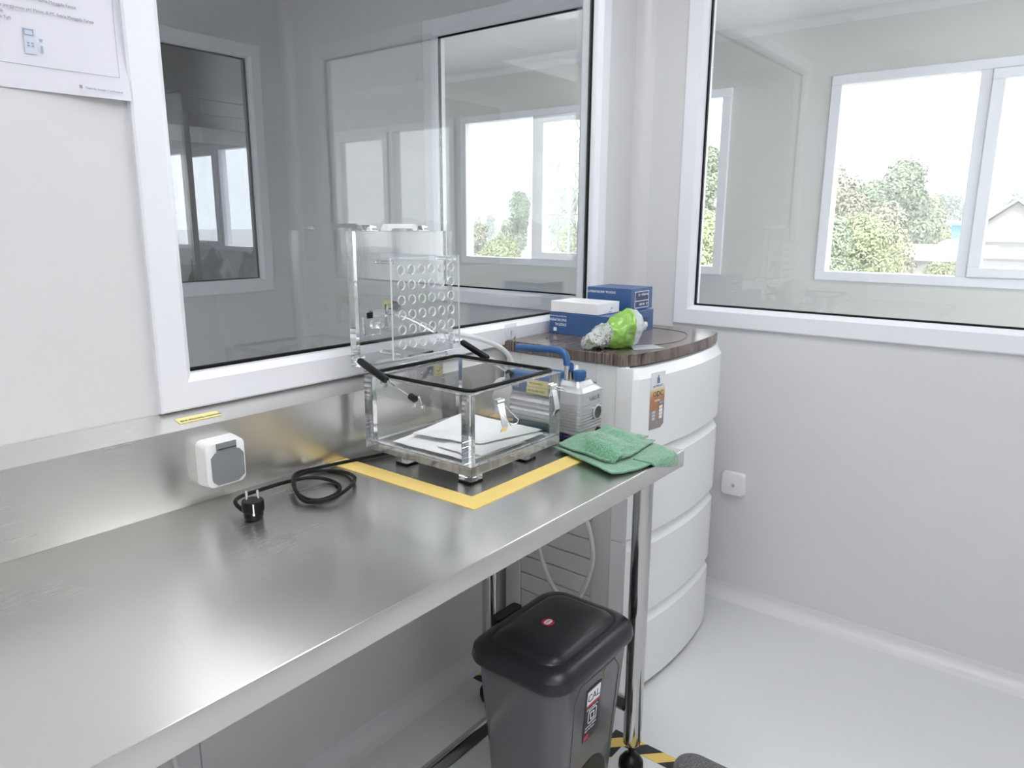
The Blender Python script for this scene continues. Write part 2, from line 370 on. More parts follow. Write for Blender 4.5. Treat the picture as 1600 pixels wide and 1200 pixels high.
led(-1.15, -.80, .6, 1.1, LED_ROOM*1.25, 'led panel light in the ceiling above the open floor')
led(-3.2, 1.65, .5, .5, LED_ADJ, 'added unseen led panel brightening the adjoining room')  # no fixture seen here; added to brighten the dim adjoining room
led(-2.6, 3.4, .6, .6, LED_REAR, 'added unseen led panel brightening the rear room')  # unseen lamp, put in only to give the rear room some light
led(.9, 6.6, .6, 1.2, LED_COR, 'led panel light at the far end of the corridor ceiling')
led(.9, -.9, .6, 1.2, LED_COR, 'led panel light in the corridor ceiling')
led(.9, -4.2, .6, 1.2, LED_COR, 'led panel light further down the corridor ceiling')

#==PART2==
# ------------------------------------------------------------------ steel work table
TH = .8212; TX0, TX1 = -3.3, -.8933; TY0, TY1 = -.6463, -.0762; TT = .0406
t = thing('steel_worktable', (-2.1, -.36, 0), 'long brushed stainless steel worktable along the left wall with raised rear splashback', 'table')
bm = B()
bx(bm, TX0, TX1, TY0, TY1+.002, TH-TT, TH, .0022, 3)
add_uv(part('tabletop', bm, STEEL, t))
bm = B()
prof = [(TY1, TH+.0005), (TY1, .9690), (-.0015, .9865), (-.0015, .9835), (TY1+.002, .9655), (TY1+.002, TH-TT), (TY1+.0005, TH-TT), (TY1+.0005, TH)]
prism(bm, prof, TX0, TX1, 'x')
# end cap of the splashback
bx(bm, TX1-.0012, TX1, TY1+.002, -.002, TH-TT, .967)
add_uv(part('splashback', bm, STEEL, t, ang=20))
def leg(x, y):
    bm = B(); lathe(bm, (x, y, .085), [(.021, 0), (.0225, .006), (.0225, TH-TT-.085-.001)], seg=32); l = part('leg', bm, STEELV, t)
    bm = B(); lathe(bm, (x, y, 0), [(.012, 0), (.026, .002), (.031, .016), (.030, .034), (.020, .048), (.010, .054), (.008, .06), (.008, .088)], seg=28)
    part('leveling_foot', bm, BLACKP, l)
    return l
LX = -1.018
for x in (LX, -2.6):
    for y in (-.608, -.15): leg(x, y)
for x in (LX, -2.6):
    bm = B(); tube(bm, [(x, -.587, .185), (x, -.171, .185)], .019, 20); part('side_rail', bm, STEELV, t)
bm = B(); tube(bm, [(LX-.02, -.372, .185), (-2.58, -.372, .185)], .019, 20); part('cross_rail', bm, STEELV, t)
# plastic ferrules on front right leg
# yellow label sticker on the ledge of the splashback
def ledge(x, s):    # s 0..1 across the ledge (front to back)
    return Vector((x, TY1+s*(.0747), .9690+s*.0175))
ld = (ledge(0, 1)-ledge(0, 0)).normalized(); ln = X.cross(ld)
bm = B()
c = [ledge(-1.800, .30), ledge(-1.715, .30), ledge(-1.715, .58), ledge(-1.800, .58)]
loft(bm, [[p+ln*.0004 for p in c], [p+ln*.0010 for p in c]], smooth=False)
s = solo('label_sticker', bm, LABELY, 'small yellow printed label sticker on the ledge of the steel splashback', 'sticker', ang=0)
text_mesh('SMF-PRO/MJ-1/0625/05', .0086, ledge(-1.7955, .36)+ln*.0012, X, ld, INK, s)

# yellow tape markings on table : L shaped, four strips as one taped outline
bm = B()
tz = TH+.0006
def strip(a, b, c_, d_, z=tz, h=.0005, mi=0):
    loft(bm, [[Vector((*p, z-.0004)) for p in (a, b, c_, d_)], [Vector((*p, z+h)) for p in (a, b, c_, d_)]], mi, smooth=False)
ox0, oy0, ox1, oy1 = -1.487, -.505, -.895, -.079; tw = .047
strip((ox0, oy0), (ox1, oy0), (ox1, oy0+tw), (ox0+tw, oy0+tw))
strip((ox0, oy0), (ox0+tw, oy0+tw), (ox0+tw, oy1), (ox0, oy1))
strip((ox1, oy0+tw), (ox1-tw, oy0+tw), (ox1-tw, oy1), (ox1, oy1))
tp = solo('floor_marking_tape', bm, YTAPE, 'yellow tape outline stuck on the steel tabletop around the acrylic chamber', 'tape', ang=0)
tp.name = 'marking_tape'

# ------------------------------------------------------------------ table mounted socket
t = thing('power_socket', (-1.7475, TY1, .845), 'white splashproof socket with grey flap on the steel splashback', 'socket')
sx0, sx1, sz0, sz1 = -1.788, -1.706, .853, .943
bm = B()
loft(bm, [[Vector((u, y, v)) for u, v in rrect(sx0+i, sx1-i, sz0+i, sz1-i, .012-i*.3)] for y, i in ((TY1-.0004, 0), (TY1-.020, .001), (TY1-.026, .003))])
part('housing', bm, WHITEP, t)
bm = B()
loft(bm, [[Vector((u, y, v)) for u, v in rrect(sx0+i, sx1-i, sz0+i, sz1-i, .014)] for y, i in ((TY1-.0261, .001), (TY1-.034, .0015), (TY1-.036, .004))])
part('face_frame', bm, WHITEP, t)
bm = B()
fl = [(sx0+.012, sz0+.013), (sx0+.02, sz0+.006), (sx1-.02, sz0+.006), (sx1-.006, sz0+.016), (sx1-.006, sz0+.058), (sx1-.014, sz0+.068), (sx1-.02, sz0+.070), (sx1-.02, sz1-.004), (sx0+.022, sz1-.004), (sx0+.022, sz0+.070), (sx0+.018, sz0+.068), (sx0+.010, sz0+.060), (sx0+.010, sz0+.018)]
loft(bm, [[Vector((u, y, v)) for u, v in fl] for y in (TY1-.0358, TY1-.0385)], smooth=False)
fp = part('flap', bm, GREYP, t)
bm = B(); bx(bm, sx0+.023, sx1-.021, TY1-.0398, TY1-.0387, sz0+.074, sz0+.0755); part('hinge_line', bm, INK, fp, ang=0)

# ------------------------------------------------------------------ plug and coiled cable
t = thing('power_cable', (-1.62, -.2, TH), 'coiled black power cable ending in an upturned two-pin plug on the steel tabletop', 'cable')
bm = B(); pc = Vector((-1.766, -.222, TH)); ax = Vector((.62, .78, 0))
lathe(bm, pc+Vector((0, 0, .001)), [(.010, 0), (.0165, .001), (.0175, .008), (.0165, .013), (.0195, .015), (.0195, .032), (.0185, .034)], seg=28)
pl = part('plug', bm, BLACKP, t)
for sgn in (-1, 1):
    bm = B(); q = pc+Vector((.86, -.5, 0))*.0095*sgn+Vector((0, 0, .034)); lathe(bm, q, [(.0024, 0), (.0024, .017), (.0014, .019)], seg=12)
    part('pin', bm, CHROME, pl)
bm = B(); q = pc+Vector((-.5, -.86, 0))*.0193
tube(bm, [q+Vector((0, 0, .012)), q+Vector((0, 0, .034))], .0022, 6)
part('earth_contact', bm, CHROME, pl)
cz = TH+.0045
pts = [pc+Vector((-.013, .012, .016)), (-1.778, -.185, TH+.024), (-1.752, -.160, TH+.022), (-1.70, -.145, TH+.017), (-1.635, -.140, TH+.014), (-1.585, -.150, cz+.006), (-1.562, -.178, cz), (-1.572, -.222, cz), (-1.606, -.250, cz), (-1.648, -.248, cz), (-1.662, -.215, cz+.006), (-1.632, -.155, cz+.008), (-1.585, -.115, cz+.006), (-1.532, -.118, cz), (-1.512, -.165, cz), (-1.528, -.215, cz+.004), (-1.575, -.255, cz+.007), (-1.632, -.272, cz+.005), (-1.668, -.240, cz+.002), (-1.650, -.180, cz+.014), (-1.600, -.115, cz+.010), (-1.545, -.096, cz+.002), (-1.48, -.104, cz), (-1.40, -.125, cz), (-1.30, -.145, cz), (-1.20, -.10, cz), (-1.10, -.105, cz), (-1.03, -.115, cz+.01)]
bm = B(); tube(bm, smooth_path(pts, 8), .0038, 10); part('cord', bm, BLACKR, t)

# ------------------------------------------------------------------ acrylic leak-test chamber
cx0, cx1, cy0, cy1, cz0, cz1 = -1.402, -1.093, -.424, -.105, .842, 1.011
t = thing('acrylic_chamber', ((cx0+cx1)/2, (cy0+cy1)/2, TH), 'clear thick acrylic test box with black gasket and its perforated lid propped open', 'acrylic box')
W = .026
def slab(x0, x1, y0, y1, z0, z1, thin, parent, name, label=None, edge=None):
    """acrylic slab: faces whose normal is not along the thin axis are cut edges"""
    bm = B(); bx(bm, x0, x1, y0, y1, z0, z1, .0006, 1); bm.normal_update()
    for f in bm.faces:
        nrm = [abs(c) for c in f.normal]; f.material_index = 1 if nrm['xyz'.index(thin)] < .5 and max(nrm) > .9 else 0
    return part(name, bm, [ACRYL, edge or EDGE], parent, label, ang=0)
G_ = .0003
slab(cx0, cx1, cy0, cy1, cz0, cz0+.020, 'z', t, 'floor_panel')
slab(cx0, cx1, cy0, cy0+W, cz0+.020+G_, cz1, 'y', t, 'front_panel')
slab(cx0, cx1, cy1-W, cy1, cz0+.020+G_, cz1, 'y', t, 'rear_panel')
slab(cx0, cx0+W, cy0+W+G_, cy1-W-G_, cz0+.020+G_, cz1, 'x', t, 'side_panel')
slab(cx1-W, cx1, cy0+W+G_, cy1-W-G_, cz0+.020+G_, cz1, 'x', t, 'side_panel')
for fx, fy in ((cx0+.012, cy0+.012), (cx0+.012, cy1-.12), (cx1-.112, cy0+.012), (cx1-.047, cy1-.047)):
    bm = B(); bx(bm, fx, fx+.035, fy, fy+.035, TH+.0042, cz0-.0004, .0008, 1); ft = part('foot', bm, ACRYL, t, ang=0)
    bm = B(); bx(bm, fx-.001, fx+.036, fy-.001, fy+.036, TH+.0003, TH+.004, .0008, 1)
    part('rubber_pad', bm, BLACKR, ft, 'black rubber pad')
# gasket
bm = B(); gx0, gx1, gy0, gy1 = cx0+.018, cx1-.008, cy0+.018, cy1-.006
path = rrect(gx0, gx1, gy0, gy1, .012, 5); n = len(path); sg = 10; rings = []
for k in range(n):
    p = Vector((*path[k], 0)); a = Vector((*path[k-1], 0)); b_ = Vector((*path[(k+1) % n], 0)); d = (b_-a).normalized(); nn = Vector((d.y, -d.x, 0))
    rings.append([bm.verts.new(Vector((p.x, p.y, cz1+.0035))+nn*cos(2*pi*s/sg)*.0045+Z*sin(2*pi*s/sg)*.004) for s in range(sg)])
for k in range(n):
    for s in range(sg): bm.faces.new((rings[k][s], rings[(k+1) % n][s], rings[(k+1) % n][(s+1) % sg], rings[k][(s+1) % sg]))
part('gasket', bm, BLACKR, t, 'black rubber gasket')
# lid : standing slab with inner frame
lx0, lx1, ly0, ly1, lz0, lz1 = -1.405, -1.103, -.100, -.068, 1.028, 1.324
lid = slab(lx0, lx1, ly0, ly1, lz0, lz1, 'y', t, 'lid')
# lid handle block at the top
bm = B()
prism(bm, [(-1.310, lz1+.0003), (-1.308, lz1+.006), (-1.303, lz1+.014), (-1.297, lz1+.016), (-1.225, lz1+.016), (-1.218, lz1+.013), (-1.214, lz1+.0003), (-1.228, lz1+.0003), (-1.231, lz1+.006), (-1.293, lz1+.006), (-1.297, lz1+.0003)], ly0+.006, ly1-.006, 'y')
part('lid_handle', bm, BEDGE, lid)
for hx in (-1.365, -1.205):
    bm = B()
    bx(bm, hx-.004, hx+.030, ly0+.006, ly0+.026, lz1+.0003, lz1+.0022, .0004, 1)
    prism(bm, [(hx+.012, lz1+.0023), (hx+.008, lz1+.010), (hx+.010, lz1+.0125), (hx+.026, lz1+.0105), (hx+.028, lz1+.008), (hx+.014, lz1+.0075), (hx+.0145, lz1+.0023)], ly0+.009, ly0+.023, 'y')
    tube(bm, [(hx-.0085, ly0+.016, lz1+.0008), (hx-.0085, ly0+.016, lz1+.0025)], .006, 14)
    part('latch_keeper', bm, CHROME, lid, 'chrome latch keeper')
# perforated plate
px0, px1, pz0, pz1, py = -1.358, -1.141, 1.044, 1.268, -.158
hx_ = [-1.328+k*.0318 for k in range(6)]; hz_ = [1.241-k*.0331 for k in range(6)]
bm = B(); hr = .0104; cell = .0318/2; cellz = .0331/2
SEG = 20
def hole_cell(xc, zc, xa, xb, za, zb, y):
    sq = []; ci = []
    for k in range(SEG):
        a = 2*pi*k/SEG+pi/4; c_, s_ = cos(a), sin(a); m_ = max(abs(c_), abs(s_)); uu, vv = c_/m_, s_/m_
        sq.append((xc+(uu*(xb-xc) if uu > 0 else uu*(xc-xa)), zc+(vv*(zb-zc) if vv > 0 else vv*(zc-za)))); ci.append((xc+c_*hr, zc+s_*hr))
    return sq, ci
for y in (py, py+.005):
    gx = [px0]+[x-cell for x in hx_[1:]]+[px1]; gz = [pz1]+[z+cellz for z in hz_[1:]]+[pz0]
    for a in range(6):
        for b_ in range(6):
            sq, ci = hole_cell(hx_[a], hz_[b_], gx[a], gx[a+1], gz[b_+1], gz[b_], y)
            S = [bm.verts.new((u, y, v)) for u, v in sq]; C_ = [bm.verts.new((u, y, v)) for u, v in ci]
            for k in range(SEG): bm.faces.new((S[k], S[(k+1) % SEG], C_[(k+1) % SEG], C_[k]))
            if y > py: pass
bmesh.ops.remove_doubles(bm, verts=bm.verts[:], dist=.00005)
be = [e for e in bm.edges if len(e.link_faces) == 1]
# bridge front/back boundary edges
bm.verts.ensure_lookup_table()
key = {}
for v in bm.verts: key[(round(v.co.x, 5), round(v.co.z, 5), v.co.y > py+.002)] = v
for e in be:
    a, b_ = e.verts
    if a.co.y > py+.002: continue
    a2 = key.get((round(a.co.x, 5), round(a.co.z, 5), True)); b2 = key.get((round(b_.co.x, 5), round(b_.co.z, 5), True))
    if a2 and b2: bm.faces.new((a, b_, b2, a2)).material_index = 1
part('perforated_plate', bm, [GLASS, BEDGE], lid, 'clear perforated acrylic plate with a grid of round holes', ang=30)
for sx, sz in ((-1.349, 1.258), (-1.157, 1.260), (-1.343, 1.057), (-1.157, 1.060)):
    bm = B(); tube(bm, [(sx, ly0-.0005, sz), (sx, py+.0055, sz)], .0042, 16); tube(bm, [(sx, py-.0005, sz), (sx, py-.003, sz)], .0032, 12)
    part('standoff', bm, ACRYLF, lid)
# valve manifold on the lid: bracket plate, brass barb fittings, horizontal pipe
bm = B(); bx(bm, -1.397, -1.350, ly0-.010, ly0-.0006, 1.098, 1.140, .001, 1); part('valve_block', bm, ACRYL, lid, ang=0)
bm = B(); lathe(bm, (-1.375, ly0-.0105, 1.122), [(.009, 0), (.009, .010), (.006, .011), (.0075, .020), (.005, .022), (.006, .030), (.003, .034)], -Y, 18); part('hose_barb', bm, ACRYLF, lid)
bm = B(); bx(bm, -1.392, -1.378, ly0-.017, ly0-.0107, 1.137, 1.150, .001, 1); part('valve_knob', bm, BLACKP, lid, 'black valve knob')
bm = B(); bx(bm, -1.303, -1.262, ly1+.001, ly1+.012, 1.100, 1.158, .001, 1); part('valve_block', bm, ACRYL, lid, ang=0)
bm = B(); tube(bm, smooth_path([(-1.345, ly1+.010, 1.142), (-1.30, ly1+.016, 1.140), (-1.25, ly1+.018, 1.130), (-1.19, ly1+.016, 1.105), (-1.14, ly1+.012, 1.078)], 6), .0065, 12); part('clear_tube', bm, ACRYLF, lid)
bm = B(); lathe(bm, (-1.268, ly1+.013, 1.150), [(.012, 0), (.013, .004), (.013, .016), (.010, .018)], Y, 16); part('valve_cap', bm, BLACKP, lid, 'dark round valve cap')
bm = B(); bx(bm, -1.301, -1.277, ly1+.0135, ly1+.0150, 1.148, 1.166); part('valve_tag', bm, LABELY, lid, 'yellow valve tag', ang=0)
# hinge plates with screws
for k, hx in enumerate((-1.345, -1.255, -1.165)):
    if k == 1: continue
for hx in (-1.375, -1.262):
    bm = B(); bx(bm, hx, hx+.085, cy1-W-.0022, cy1-W-.0006, cz1-.030, cz1-.004)
    bx(bm, hx, hx+.085, ly0-.0022, ly0-.0006, cz1+.019, cz1+.026)
    h = part('hinge', bm, CHROME, t, 'steel hinge plate', ang=0)
    for q in range(3):
        bm = B(); lathe(bm, (hx+.014+q*.028, cy1-W-.0024, cz1-.017), [(.0045, 0), (.0035, .002), (.001, .0025)], -Y, 12); part('screw', bm, STEELV, h)
bm = B(); tube(bm, [(lx0+.02, -.092, cz1+.0105), (lx1-.02, -.092, cz1+.0105)], .0075, 12); part('hinge_barrel', bm, ACRYLF, t)
# gas springs
def spring(x, sgn):
    a = Vector((x, -.112, 1.046)); b_ = Vector((x, -.196, 1.014)); d = (b_-a).normalized(); e_ = Vector((x, -.270, .9895))
    bm = B(); tube(bm, [a, a+d*.002, a+d*.004, b_-d*.003, b_], [.0055, .0078, .0082, .0082, .007], 16); g = part('gas_spring', bm, BLACKP, t, 'black gas spring strut')
    bm = B(); tube(bm, [b_, e_], .0023, 10); part('piston_rod', bm, CHROME, g)
    bm = B(); dd = (e_-b_).normalized(); tube(bm, [e_-dd*.004, e_-dd*.002, e_+dd*.014, e_+dd*.016], [.006, .0075, .0075, .005], 14); part('rod_end', bm, BLACKP, g)
    for q0, q1 in ((e_+dd*.001, e_+dd*.005), (a-d*.005, a-d*.001)):
        bm = B(); tube(bm, [q0, q1], .0072, 14); part('collar', bm, CHROME, g)
    q = e_+dd*.008; wx = cx0 if sgn < 0 else cx1
    bm = B(); bx(bm, min(wx+sgn*.0006, wx+sgn*.0022), max(wx+sgn*.0006, wx+sgn*.0022), q.y-.018, q.y+.018, q.z-.026, q.z-.013, .0005, 1)
    prism(bm, [(q.y-.010, q.z-.013), (q.y+.010, q.z-.013), (q.y+.003, q.z+.004), (q.y-.003, q.z+.004)], min(wx+sgn*.0006, wx+sgn*.0022), max(wx+sgn*.0006, wx+sgn*.0022), 'x')
    tube(bm, [(wx+sgn*.001, q.y, q.z), (x, q.y, q.z)], .003, 10)
    for s_ in (-.011, .011): lathe(bm, (wx+sgn*.0022, q.y+s_, q.z-.0195), [(.0042, 0), (.003, .002), (.001, .0024)], X*sgn, 12)
    part('bracket', bm, CHROME, g)
    bm = B(); tube(bm, [(lx0+.004 if sgn < 0 else lx1-.004, a.y+.006, a.z+.006), (x, a.y+.004, a.z+.004)], .0055, 12); part('pivot', bm, CHROME, g)
spring(-1.4165, -1); spring(-1.0815, 1)
# draw latches on the front face
for lx, sw in ((-1.322, 1), (-1.134, 0)):
    y = cy0-.0006
    bm = B(); bx(bm, lx-.010, lx+.010, y-.0018, y, .962, .992, .0004, 1)
    tube(bm, [(lx-.011, y-.006, .986), (lx+.011, y-.006, .986)], .0052, 14)
    g = part('draw_latch', bm, CHROME, t, 'chrome draw latch')
    bm = B(); rr = [[(lx-.009, y-.008, .983), (lx+.009, y-.008, .983), (lx+.009, y-.0095, .983), (lx-.009, y-.0095, .983)], [(lx-.009, y-.020, .935), (lx+.009, y-.020, .935), (lx+.009, y-.0215, .935), (lx-.009, y-.0215, .935)], [(lx-.009, y-.015, .925), (lx+.009, y-.015, .925), (lx+.009, y-.0165, .924), (lx-.009, y-.0165, .924)]]
    loft(bm, rr, smooth=False); part('lever', bm, CHROME, g, ang=0)
    bm = B(); s_ = .022 if sw else -.004
    if sw: wp = [(lx-.008, y-.006, .982), (lx-.004+s_*.5, y-.018, .950), (lx-.004+s_, y-.022, .934), (lx+.012+s_, y-.026, .937), (lx+.015+s_, y-.026, .944), (lx+.010+s_*.4, y-.016, .965), (lx+.009, y-.006, .984)]
    else: wp = [(lx-.010, y-.006, .984), (lx-.008, y-.028, .982), (lx+.002, y-.042, .979), (lx+.010, y-.028, .982), (lx+.010, y-.006, .984)]
    tube(bm, wp, .0014, 8); part('wire_loop', bm, CHROME, g)
# tissue sheets on the chamber floor
def sheet(name, corners, z, amp, seed, m, label, cat, group=None, n=28, th=.0012, sc=14):
    bm = B(); V = [[None]*(n+1) for _ in range(n+1)]
    A, Bc, Cc, D = [Vector((*c, 0)) for c in corners]
    for i in range(n+1):
        for j in range(n+1):
            u, v = i/n, j/n; p = (A*(1-u)+Bc*u)*(1-v)+(D*(1-u)+Cc*u)*v
            h = noise.noise(Vector((p.x*sc, p.y*sc, seed)))*.6+noise.noise(Vector((p.x*sc*3, p.y*sc*3, seed+5)))*.25
            e = noise.noise(Vector((u*6, v*6, seed+9)))*.003
            V[i][j] = bm.verts.new((p.x+e, p.y+e*.7, z+th+(h+.85)*amp))
    for i in range(n):
        for j in range(n): bm.faces.new((V[i][j], V[i+1][j], V[i+1][j+1], V[i][j+1]))
    g = bmesh.ops.extrude_face_region(bm, geom=bm.faces[:]); 
    for v in [x for x in g['geom'] if isinstance(x, bmesh.types.BMVert)]: v.co.z -= th
    return solo(name, bm, m, label, cat, group, ang=60)
sheet('tissue_sheet', ((-1.368, -.385), (-1.20, -.393), (-1.195, -.16), (-1.372, -.175)), cz0+.0225, .0018, 1, PAPER, 'flat white tissue sheet lying in the acrylic box at its left side', 'tissue', 'tissue sheets in the acrylic box')
sheet('tissue_sheet', ((-1.352, -.392), (-1.135, -.394), (-1.125, -.30), (-1.345, -.285)), cz0+.0275, .0018, 2, PAPER, 'creased white tissue sheet along the front wall inside the acrylic box', 'tissue', 'tissue sheets in the acrylic box')
sheet('tissue_sheet', ((-1.300, -.345), (-1.128, -.385), (-1.125, -.155), (-1.325, -.190)), cz0+.0325, .0022, 3, PAPER, 'upper white tissue sheet spread across the back right of the acrylic box', 'tissue', 'tissue sheets in the acrylic box')

# ------------------------------------------------------------------ vacuum pump behind / right of the chamber
qx0, qx1, qy0, qy1 = -1.012, -.912, -.428, -.345
t = thing('vacuum_pump', (-.965, -.30, TH), 'silver and blue vacuum pump with a blue carrying handle beside the acrylic box', 'vacuum pump')
pcx = (qx0+qx1)/2
bm = B()
def rr3(x0, x1, y0, y1, r, z): return [Vector((u, v, z)) for u, v in rrect(x0, x1, y0, y1, r)]
zs = TH+.012
loft(bm, [rr3(qx0+.012, qx1-.012, qy0+.012, qy1, .010, zs), rr3(qx0+.003, qx1-.003, qy0+.003, qy1, .012, zs+.010), rr3(qx0+.002, qx1-.002, qy0+.002, qy1, .013, zs+.016), rr3(qx0, qx1, qy0, qy1, .013, .910), rr3(qx0-.0025, qx1+.0025, qy0-.0025, qy1, .014, .913), rr3(qx0-.0025, qx1+.0025, qy0-.0025, qy1, .013, .945), rr3(qx0+.007, qx1-.007, qy0+.007, qy1, .013, .953),
          rr3(qx0+.014, qx1-.012, qy0+.014, qy1-.004, .010, .956), rr3(qx0+.020, qx1-.018, qy0+.020, qy1-.008, .010, .967)])
oc = part('oil_case', bm, ALU, t)
for k in range(9):
    z = zs+.012+k*.0078
    bm = B(); e = .0028; loft(bm, [rr3(qx0-e, qx1+e, qy0-e, qy1-.004, .015, z), rr3(qx0-e, qx1+e, qy0-e, qy1-.004, .015, z+.0042)]); part('cooling_fin', bm, ALU, oc)
bm = B(); lathe(bm, ((qx0+qx1)/2-.002, qy0+.036, .9672), [(.013, 0), (.0135, .004), (.015, .0042), (.0155, .006), (.0155, .021), (.0145, .023)], seg=30); cp = part('oil_cap', bm, BLUE, oc, 'ribbed blue oil filler cap')
for k in range(24):
    a = 2*pi*k/24
    bm2 = bm if False else None
bm = B()
for k in range(24):
    a = 2*pi*k/24; q = Vector(((qx0+qx1)/2-.002+cos(a)*.0156, qy0+.036+sin(a)*.0156, .974)); tube(bm, [q, q+Z*.014], .0009, 5)
part('cap_ribs', bm, BLUE, cp)
bm = B(); q = (-.942, qy0-.0005, .888); lathe(bm, q, [(.0195, 0), (.0195, .005), (.0160, .006), (.0155, .003), (.0145, .0025)], -Y, 28); sg_ = part('sight_glass_ring', bm, ALU, oc)
bm = B(); lathe(bm, (q[0], qy0-.003, q[2]), [(.0150, 0), (.0150, .0028)], -Y, 24); part('sight_glass', bm, mat('sight_glass', (.05, .055, .05), .06), sg_, 'dark round sight glass')
bm = B(); lathe(bm, (-.935, qy0-.0002, zs+.008), [(.008, 0), (.008, .007), (.005, .0075), (.005, .004)], -Y, 18); part('drain_plug', bm, BLACKP, oc, 'black drain plug')
text_mesh('VALUE', .0155, (qx0+.034, qy0-.0030, .922), X, Z, mat('lettering_grey', (.30, .30, .32), .5), oc, depth=.002, label='raised brand lettering')
# motor (axis along y)
mz = .893; mx = -.962
bm = B(); ring = []
for yy, rr_ in ((qy1-.002, .052), (qy1+.006, .052), (qy1+.007, .047), (-.205, .047)):
    rg = []
    for k in range(72):
        a = 2*pi*k/72; r_ = rr_+(.0035 if (k % 3 == 0 and rr_ < .05) else 0); rg.append(Vector((mx+cos(a)*r_, yy, mz+sin(a)*r_)))
    ring.append(rg)
loft(bm, ring, smooth=False); part('motor_body', bm, ALU, t, ang=25)
bm = B(); lathe(bm, (mx, -.2055, mz), [(.050, 0), (.053, .004), (.054, .035), (.050, .055), (.036, .068), (.01, .072)], Y, 40); part('fan_cover', bm, mat('fan_cover', (.55, .55, .56), .4), t)
bm = B(); bx(bm, -1.004, -.925, -.327, -.205, .925, .976, .006, 3); tb = part('terminal_box', bm, BLUE, t, 'blue terminal box')
bm = B(); bx(bm, -1.0052, -1.0043, -.322, -.256, .944, .962); l1 = part('label', bm, LABELY, tb, 'yellow printed label', ang=0)
text_mesh('SMF-PRO/MJ-2', .0068, (-1.0054, -.262, .9505), -Y, Z, INK, l1)
bm = B(); bx(bm, -1.0052, -1.0043, -.324, -.254, .926, .943); l2 = part('label', bm, LABELY, tb, 'yellow printed label', ang=0)
text_mesh('SMF-PRO/MJ-1/0623', .0062, (-1.0054, -.258, .932), -Y, Z, INK, l2)
# base
bm = B(); bx(bm, -1.010, -.916, -.385, -.180, TH+.006, TH+.0118, .002, 1); bx(bm, -.992, -.934, -.36, -.20, TH+.0118, mz-.044, .002, 1); part('base_plate', bm, NAVY, t)
for fx in (-1.002, -.924):
    for fy in (-.375, -.19):
        bm = B(); lathe(bm, (fx, fy, TH+.0003), [(.008, 0), (.009, .002), (.007, .0055)], seg=16); part('rubber_foot', bm, BLACKR, t)
# intake block, handle, fittings
bm = B(); bx(bm, -.998, -.925, qy1-.001, qy1+.034, .905, .960, .003, 2); part('pump_block', bm, BLUE, t)
bm = B(); hp = smooth_path([(-.985, -.214, 1.032), (-.985, -.25, 1.034), (-.985, -.33, 1.038), (-.985, -.352, 1.036), (-.985, -.364, 1.026), (-.985, -.368, 1.010), (-.985, -.368, 1.004)], 6)
tube(bm, hp, .0088, 18); part('handle', bm, BLUE, t, 'blue foam-covered handle')
bm = B(); tube(bm, [(-.985, -.368, 1.005), (-.985, -.368, .957)], .0065, 14); part('handle_post', bm, CHROME, t, 'chrome handle post')
bm = B(); tube(bm, [(-.966, -.366, .956), (-.966, -.366, .986)], [.0095, .009], 14); it = part('intake_fitting', bm, BRASS, t, 'brass intake fitting')
bm = B(); tube(bm, [(-.966, -.366, .9852), (-.966, -.366, 1.004)], .0092, 6); tube(bm, [(-.966, -.366, 1.004), (-.966, -.366, 1.008)], .0055, 12); part('fitting_cap', bm, BLUE, it, 'blue fitting cap')
bm = B(); tube(bm, smooth_path([(-.925, -.352, .958), (-.915, -.350, .975), (-.890, -.335, .980), (-.862, -.315, .955), (-.848, -.300, .90), (-.846, -.300, .80), (-.842, -.325, .62), (-.840, -.362, .50), (-.840, -.368, .42), (-.84, -.33, .31), (-.84, -.275, .285), (-.84, -.225, .33), (-.84, -.185, .42), (-.842, -.15, .55), (-.846, -.13, .75), (-.852, -.12, .88), (-.88, -.10, .985), (-.95, -.075, 1.03), (-1.05, -.060, 1.06), (-1.125, -.055, 1.078)], 8), .0068, 10)
HOSE = mat('clear_hose', (.86, .87, .87), .25, trans=.3, ior=1.2)
tag(solo('clear_hose', bm, HOSE, 'translucent plastic hose looping down behind the table end beside the drawer cabinet', 'hose'))

# ------------------------------------------------------------------ green cloth
GC = bpy.data.materials.new('green_microfibre'); GC.use_nodes = True
N = GC.node_tree; b = N.nodes['Principled BSDF']; b.inputs['Roughness'].default_value = .95; b.inputs['Sheen Weight'].default_value = .6
tc = N.nodes.new('ShaderNodeTexCoord'); tn = N.nodes.new('ShaderNodeTexNoise'); tn.inputs['Scale'].default_value = 260; tn.inputs['Detail'].default_value = 3
cr = N.nodes.new('ShaderNodeValToRGB'); cr.color_ramp.elements[0].position = .3; cr.color_ramp.elements[0].color = (.075, .22, .125, 1); cr.color_ramp.elements[1].position = .7; cr.color_ramp.elements[1].color = (.20, .43, .27, 1)
bp = N.nodes.new('ShaderNodeBump'); bp.inputs['Strength'].default_value = .6; bp.inputs['Distance'].default_value = .002
N.links.new(tc.outputs['Object'], tn.inputs[0]); N.links.new(tn.outputs[0], cr.inputs[0]); N.links.new(cr.outputs[0], b.inputs['Base Color']); N.links.new(tn.outputs[0], bp.inputs['Height']); N.links.new(bp.outputs[0], b.inputs['Normal'])
